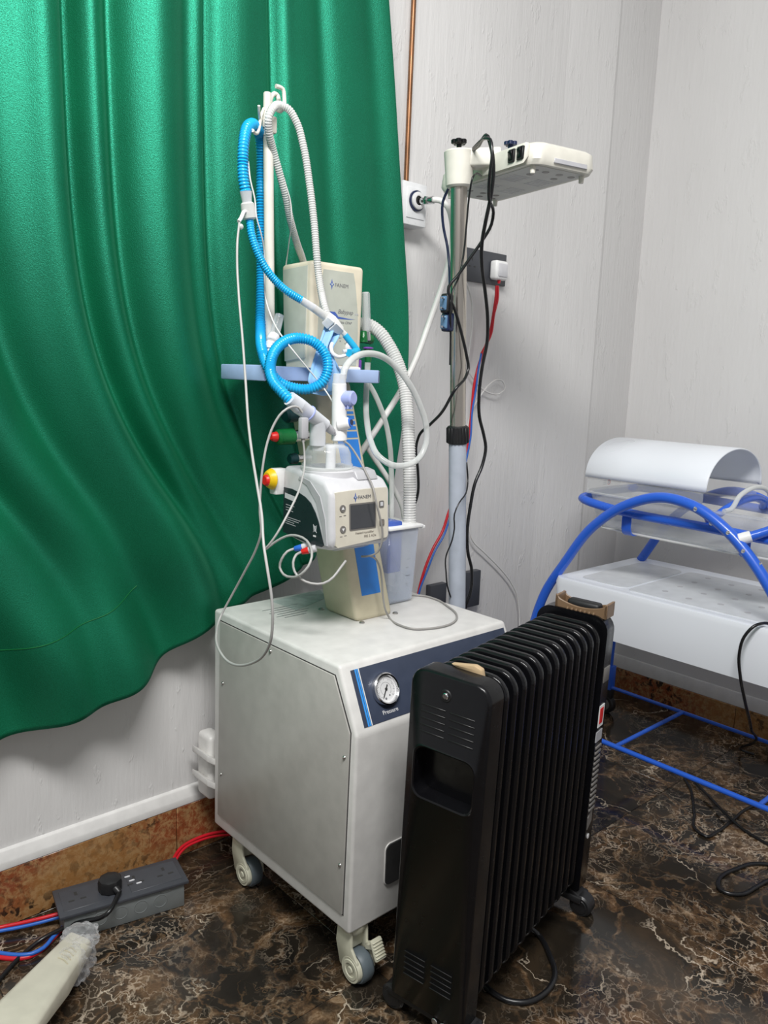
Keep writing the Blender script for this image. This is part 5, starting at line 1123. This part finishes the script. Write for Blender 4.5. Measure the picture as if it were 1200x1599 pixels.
# ---- cords about the bassinet
dc_ = [(2.1000, 0.7901, 0.5999), (2.0600, 0.7992, 0.6135), (2.0300, 0.8132, 0.6069), (2.0200, 0.8299, 0.5771), (2.0200, 0.8376, 0.5269), (2.0300, 0.8318, 0.4640), (2.0600, 0.8282, 0.4015), (2.1500, 0.8465, 0.3170), (2.3500, 0.9135, 0.1985), (2.5500, 0.9805, 0.0731)] + [(2.60, 1.035, .012), (2.62, 1.0, .0045)]
tag(tube('power_cable', dc_, 0.0042, 'cable_black', n=8), 'black cord hanging over the white bassinet tray front', 'cable')
fc = [(2.3890, 0.8306, 0.0045), (2.3311, 0.8439, 0.0045), (2.2414, 0.8609, 0.0045), (2.1468, 0.8586, 0.0045), (2.0649, 0.8583, 0.0045), (2.0137, 0.8676, 0.0045), (2.0198, 0.8943, 0.0045), (2.1019, 0.9454, 0.0045), (2.2167, 1.0141, 0.0045), (2.2916, 1.0695, 0.0045), (2.2860, 1.0499, 0.0060), (2.2438, 1.0045, 0.0140), (2.2010, 0.9437, 0.0140), (2.1420, 0.8629, 0.0140), (2.1258, 0.8096, 0.0045), (2.1131, 0.7608, 0.0045), (2.1039, 0.7151, 0.0045)]
tag(tube('power_cable', fc, 0.0042, 'cable_black', n=8), 'black cord crossing itself on the floor under the bassinet rail', 'cable')
fc2 = [(2.0278, 0.6844, 0.0055), (2.0101, 0.7091, 0.0055), (1.9838, 0.7303, 0.0055), (1.9291, 0.7468, 0.0055), (1.8794, 0.7565, 0.0055), (1.8385, 0.7500, 0.0055), (1.8137, 0.7318, 0.0055), (1.8187, 0.7089, 0.0055), (1.8408, 0.6910, 0.0055), (1.8907, 0.6820, 0.0055), (1.9395, 0.6748, 0.0055), (1.9774, 0.6639, 0.0055)]
tag(tube('power_cable', fc2, 0.0050, 'cable_black', n=8), 'thick black cord loop lying near the right edge of the floor', 'cable')

# ============================================================ floor socket box, plug and wires
an = math.radians(-11.3)
fb_ = empty('floor_socket_box', (0.679, 1.565, 0), 'grey metal box with dark four way socket plate on the floor by the skirting', 'socket box', rot=(0, 0, an))
MB().box((-.128, -.045, .0005), (.128, .045, .056), .002).build('box', 'socket_steel', fb_, local=True)
pl_ = MB().box((-.137, -.051, .056), (.137, .051, .064), .002).build('socket_plate', 'socket_grey', fb_, local=True)
for sx_ in (-.070, .070):
    MB().box((sx_ - .056, -.036, .0638), (sx_ + .056, .038, .0650), .0006, 1).build('socket_module', 'socket_grey', fb_, local=True)
for sx_ in (-.094, .096, .030):
    for dx, dy, a_, b_ in ((0, .016, .003, .006), (-.012, -.006, .006, .0025), (.012, -.006, .006, .0025)):
        MB().box((sx_ + dx - a_, dy - b_, .0646), (sx_ + dx + a_, dy + b_, .0653)).build('pin_hole', 'gap_dark', pl_, local=True)
for dx, dy in ((.012, .022), (.018, .004), (.030, -.012)): MB().box((dx, dy, .0650), (dx + .012, dy + .0042, .0660), .001, 1).build('scuffed_shutter', 'grey_light', pl_, local=True)
for q in range(4): MB().lathe([(.013, 0), (.0145, .0006), (.016, 0)], 22, Matrix.Translation((-.055 + q * .043, -.0451, .030)) @ Matrix.Rotation(PI / 2, 4, 'X')).build('knockout', 'socket_steel', fb_, local=True)
for dx in (-.085, .075): MB().box((dx, -.0462, .047), (dx + .022, -.044, .0545), .0008, 1).build('lug', 'socket_steel', fb_, local=True)
Bx = Matrix.Translation((0.679, 1.565, 0)) @ Matrix.Rotation(an, 4, 'Z')
pgr = Bx @ V(-.025, -.004, .0655)
pk = empty('power_plug', tuple(pgr), 'black round topped plug pushed into the floor socket box', 'plug')
MB().lathe([(.022, 0), (.025, .002), (.026, .020), (.024, .027), (.018, .030), (0, .031)], 9, Matrix.Translation(pgr)).build('plug_body', 'black_matte', pk)
g0 = pgr + V(.004, -.024, .012)
sg_ = MB().cyl(pgr + V(.002, -.016, .014), g0 + V(.002, -.012, -.004), .009, .006, 12, .001); sg_.build('strain_relief', 'black_rubber', pk)
fcb = [tuple(g0 + V(.002, -.010, -.003))] + [(0.6156, 1.4985, 0.0600), (0.6047, 1.5092, 0.0500), (0.5894, 1.5225, 0.0450), (0.5663, 1.5405, 0.0380), (0.5422, 1.5593, 0.0250), (0.5060, 1.5703, 0.0120), (0.4629, 1.5570, 0.0060), (0.4237, 1.5307, 0.0050), (0.3687, 1.4833, 0.0050)]
tag(tube('plug_cable', fcb, 0.0048, 'cable_black', n=10), 'black cable trailing left from the plug in the floor socket box', 'cable')
def wires(name, pts, r, mat, lab): tag(tube(name, pts, r, mat, n=8), lab, 'cable')
wires('supply_wire', [(0.4141, 1.6632, 0.0180), (0.4496, 1.6547, 0.0180), (0.4836, 1.6391, 0.0200), (0.5179, 1.6226, 0.0240), (0.5595, 1.6058, 0.0280)], .0042, 'cable_red', 'upper red wire entering the left end of the floor socket box')
wires('supply_wire', [(0.4144, 1.6655, 0.0120), (0.4484, 1.6517, 0.0120), (0.4825, 1.6364, 0.0130), (0.5172, 1.6212, 0.0160), (0.5595, 1.6064, 0.0200)], .0042, 'cable_blue', 'upper blue wire entering the left end of the floor socket box')
wires('supply_wire', [(0.3985, 1.6100, 0.0045), (0.4265, 1.5799, 0.0045), (0.4470, 1.5583, 0.0045), (0.4715, 1.5452, 0.0045), (0.4969, 1.5484, 0.0045), (0.5258, 1.5633, 0.0080), (0.5496, 1.5729, 0.0150)], .0050, 'cable_red', 'lower red wire bundle curving to the floor socket box')
wires('supply_wire', [(0.4010, 1.6181, 0.0100), (0.4285, 1.5859, 0.0100), (0.4515, 1.5599, 0.0100), (0.4774, 1.5434, 0.0100), (0.5012, 1.5455, 0.0100), (0.5284, 1.5629, 0.0130), (0.5525, 1.5732, 0.0180)], .0042, 'cable_blue', 'lower blue wire curving to the floor socket box')
wires('supply_wire', [(0.8213, 1.6000, 0.0466), (0.8427, 1.6250, 0.0437), (0.8704, 1.6450, 0.0432), (0.9056, 1.6550, 0.0418), (0.9432, 1.6580, 0.0398), (0.9839, 1.6550, 0.0345), (1.0317, 1.6400, 0.0271)], .0042, 'cable_red', 'thick red wire running from the floor box under the cabinet')
wires('supply_wire', [(0.8279, 1.6000, 0.0439), (0.8502, 1.6200, 0.0449), (0.8772, 1.6350, 0.0454), (0.9044, 1.6400, 0.0443), (0.9430, 1.6450, 0.0391), (0.9843, 1.6400, 0.0326), (1.0288, 1.6200, 0.0270)], .0032, 'cable_red', 'thinner red wire beside the one leading under the cabinet')

# ============================================================ beige stand leg with plastic wrap at lower left
lgA = [(0.5347, 1.4906, 0.0660), (0.5589, 1.4367, 0.0660), (0.3630, 1.3565, 0.0980), (0.3990, 1.2635, 0.0980)]
A1, A2, B1, B2 = [V(*p) for p in lgA]
dl = ((B1 + B2) / 2 - (A1 + A2) / 2); ext = dl.normalized() * 0.34; ext.z = 0.04
secs = []
for k_, (a_, b_, zb_) in enumerate(((A1.lerp(A2, .18) - dl * .02 - V(0, 0, .008), A1.lerp(A2, .82) - dl * .02 - V(0, 0, .008), .050), (A1, A2, .040), (A1.lerp(B1, .5), A2.lerp(B2, .5), .042), (B1, B2, .072), (B1 + ext, B2 + ext, .09))):
    c_ = (a_ + b_) / 2; w_ = (b_ - a_)
    lo1 = V(a_.x, a_.y, zb_) - w_ * .02; lo2 = V(b_.x, b_.y, zb_) + w_ * .03
    secs.append([a_ + w_ * .10, b_ - w_ * .12, b_ - V(0, 0, .006), lo2, lo1, a_ - V(0, 0, .006)])
t = bmesh.new(); R = [[t.verts.new(p) for p in s_] for s_ in secs]
for A, B in zip(R, R[1:]): bridge(A, B)
t.faces.new(R[0]); t.faces.new(R[-1][::-1]); bmesh.ops.recalc_face_normals(t, faces=list(t.faces))
bmesh.ops.bevel(t, geom=list(t.edges), offset=.003, segments=2, affect='EDGES', profile=.5)
leg_ = MB().join(t).build('stand_leg', 'stand_beige'); tag(leg_, 'beige moulded stand leg reaching in at the lower left corner', 'stand leg')
for q in range(4):
    f_ = .20 + q * .055; a_ = A1.lerp(B1, f_).lerp(A2.lerp(B2, f_), .42); b_ = A1.lerp(B1, f_ + .02).lerp(A2.lerp(B2, f_ + .02), .80)
    MB().sweep(spline([a_ + V(0, 0, .0005), a_.lerp(b_, .5) + V(0, 0, .0012) - dl * .012, b_ + V(0, 0, .0005)], .004), .0011, 5).build('grip_groove', 'button_grey' if False else 'cream_dark', leg_)
for (c_, rr) in (((A1 + A2) / 2 + dl * .25, .020), ((B1 + B2) / 2 + ext * .8, .022)):
    cs = MB().cyl(V(c_.x, c_.y, .034) - V(.010, .008, 0), V(c_.x, c_.y, .034) + V(.010, .008, 0), .034, n=22, bev=.003); cs.box(V(c_.x - .014, c_.y - .014, .034), V(c_.x + .014, c_.y + .014, .062), .004); cs.build('caster', 'black_rubber', leg_)
# crumpled film
rnd = random.Random(3)
def film(name, c, sx_, sy_, sz_, parent=None, amp=.3):
    t = bmesh.new(); bmesh.ops.create_icosphere(t, subdivisions=4, radius=1)
    from mathutils import noise as mn
    for v in t.verts:
        k_ = 1 + amp * mn.noise(v.co * 2.3 + V(*c) * 9) + amp * .6 * mn.noise(v.co * 5.1)
        v.co = V(v.co.x * sx_ * k_, v.co.y * sy_ * k_, v.co.z * sz_ * k_) + V(*c)
        v.co.z = max(v.co.z, .002)
    return MB().join(t).build(name, 'wrap_film', parent, smooth=25)
fc_ = [(0.5093, 1.4126, 0.0450), (0.5404, 1.4405, 0.0400)]
film('plastic_wrap', fc_[0], .030, .030, .038, leg_); film('plastic_wrap', fc_[1], .026, .026, .036, leg_); film('plastic_wrap', ((A1 + A2) / 2 + V(0, 0, -.004)), .036, .036, .020, leg_, .25)
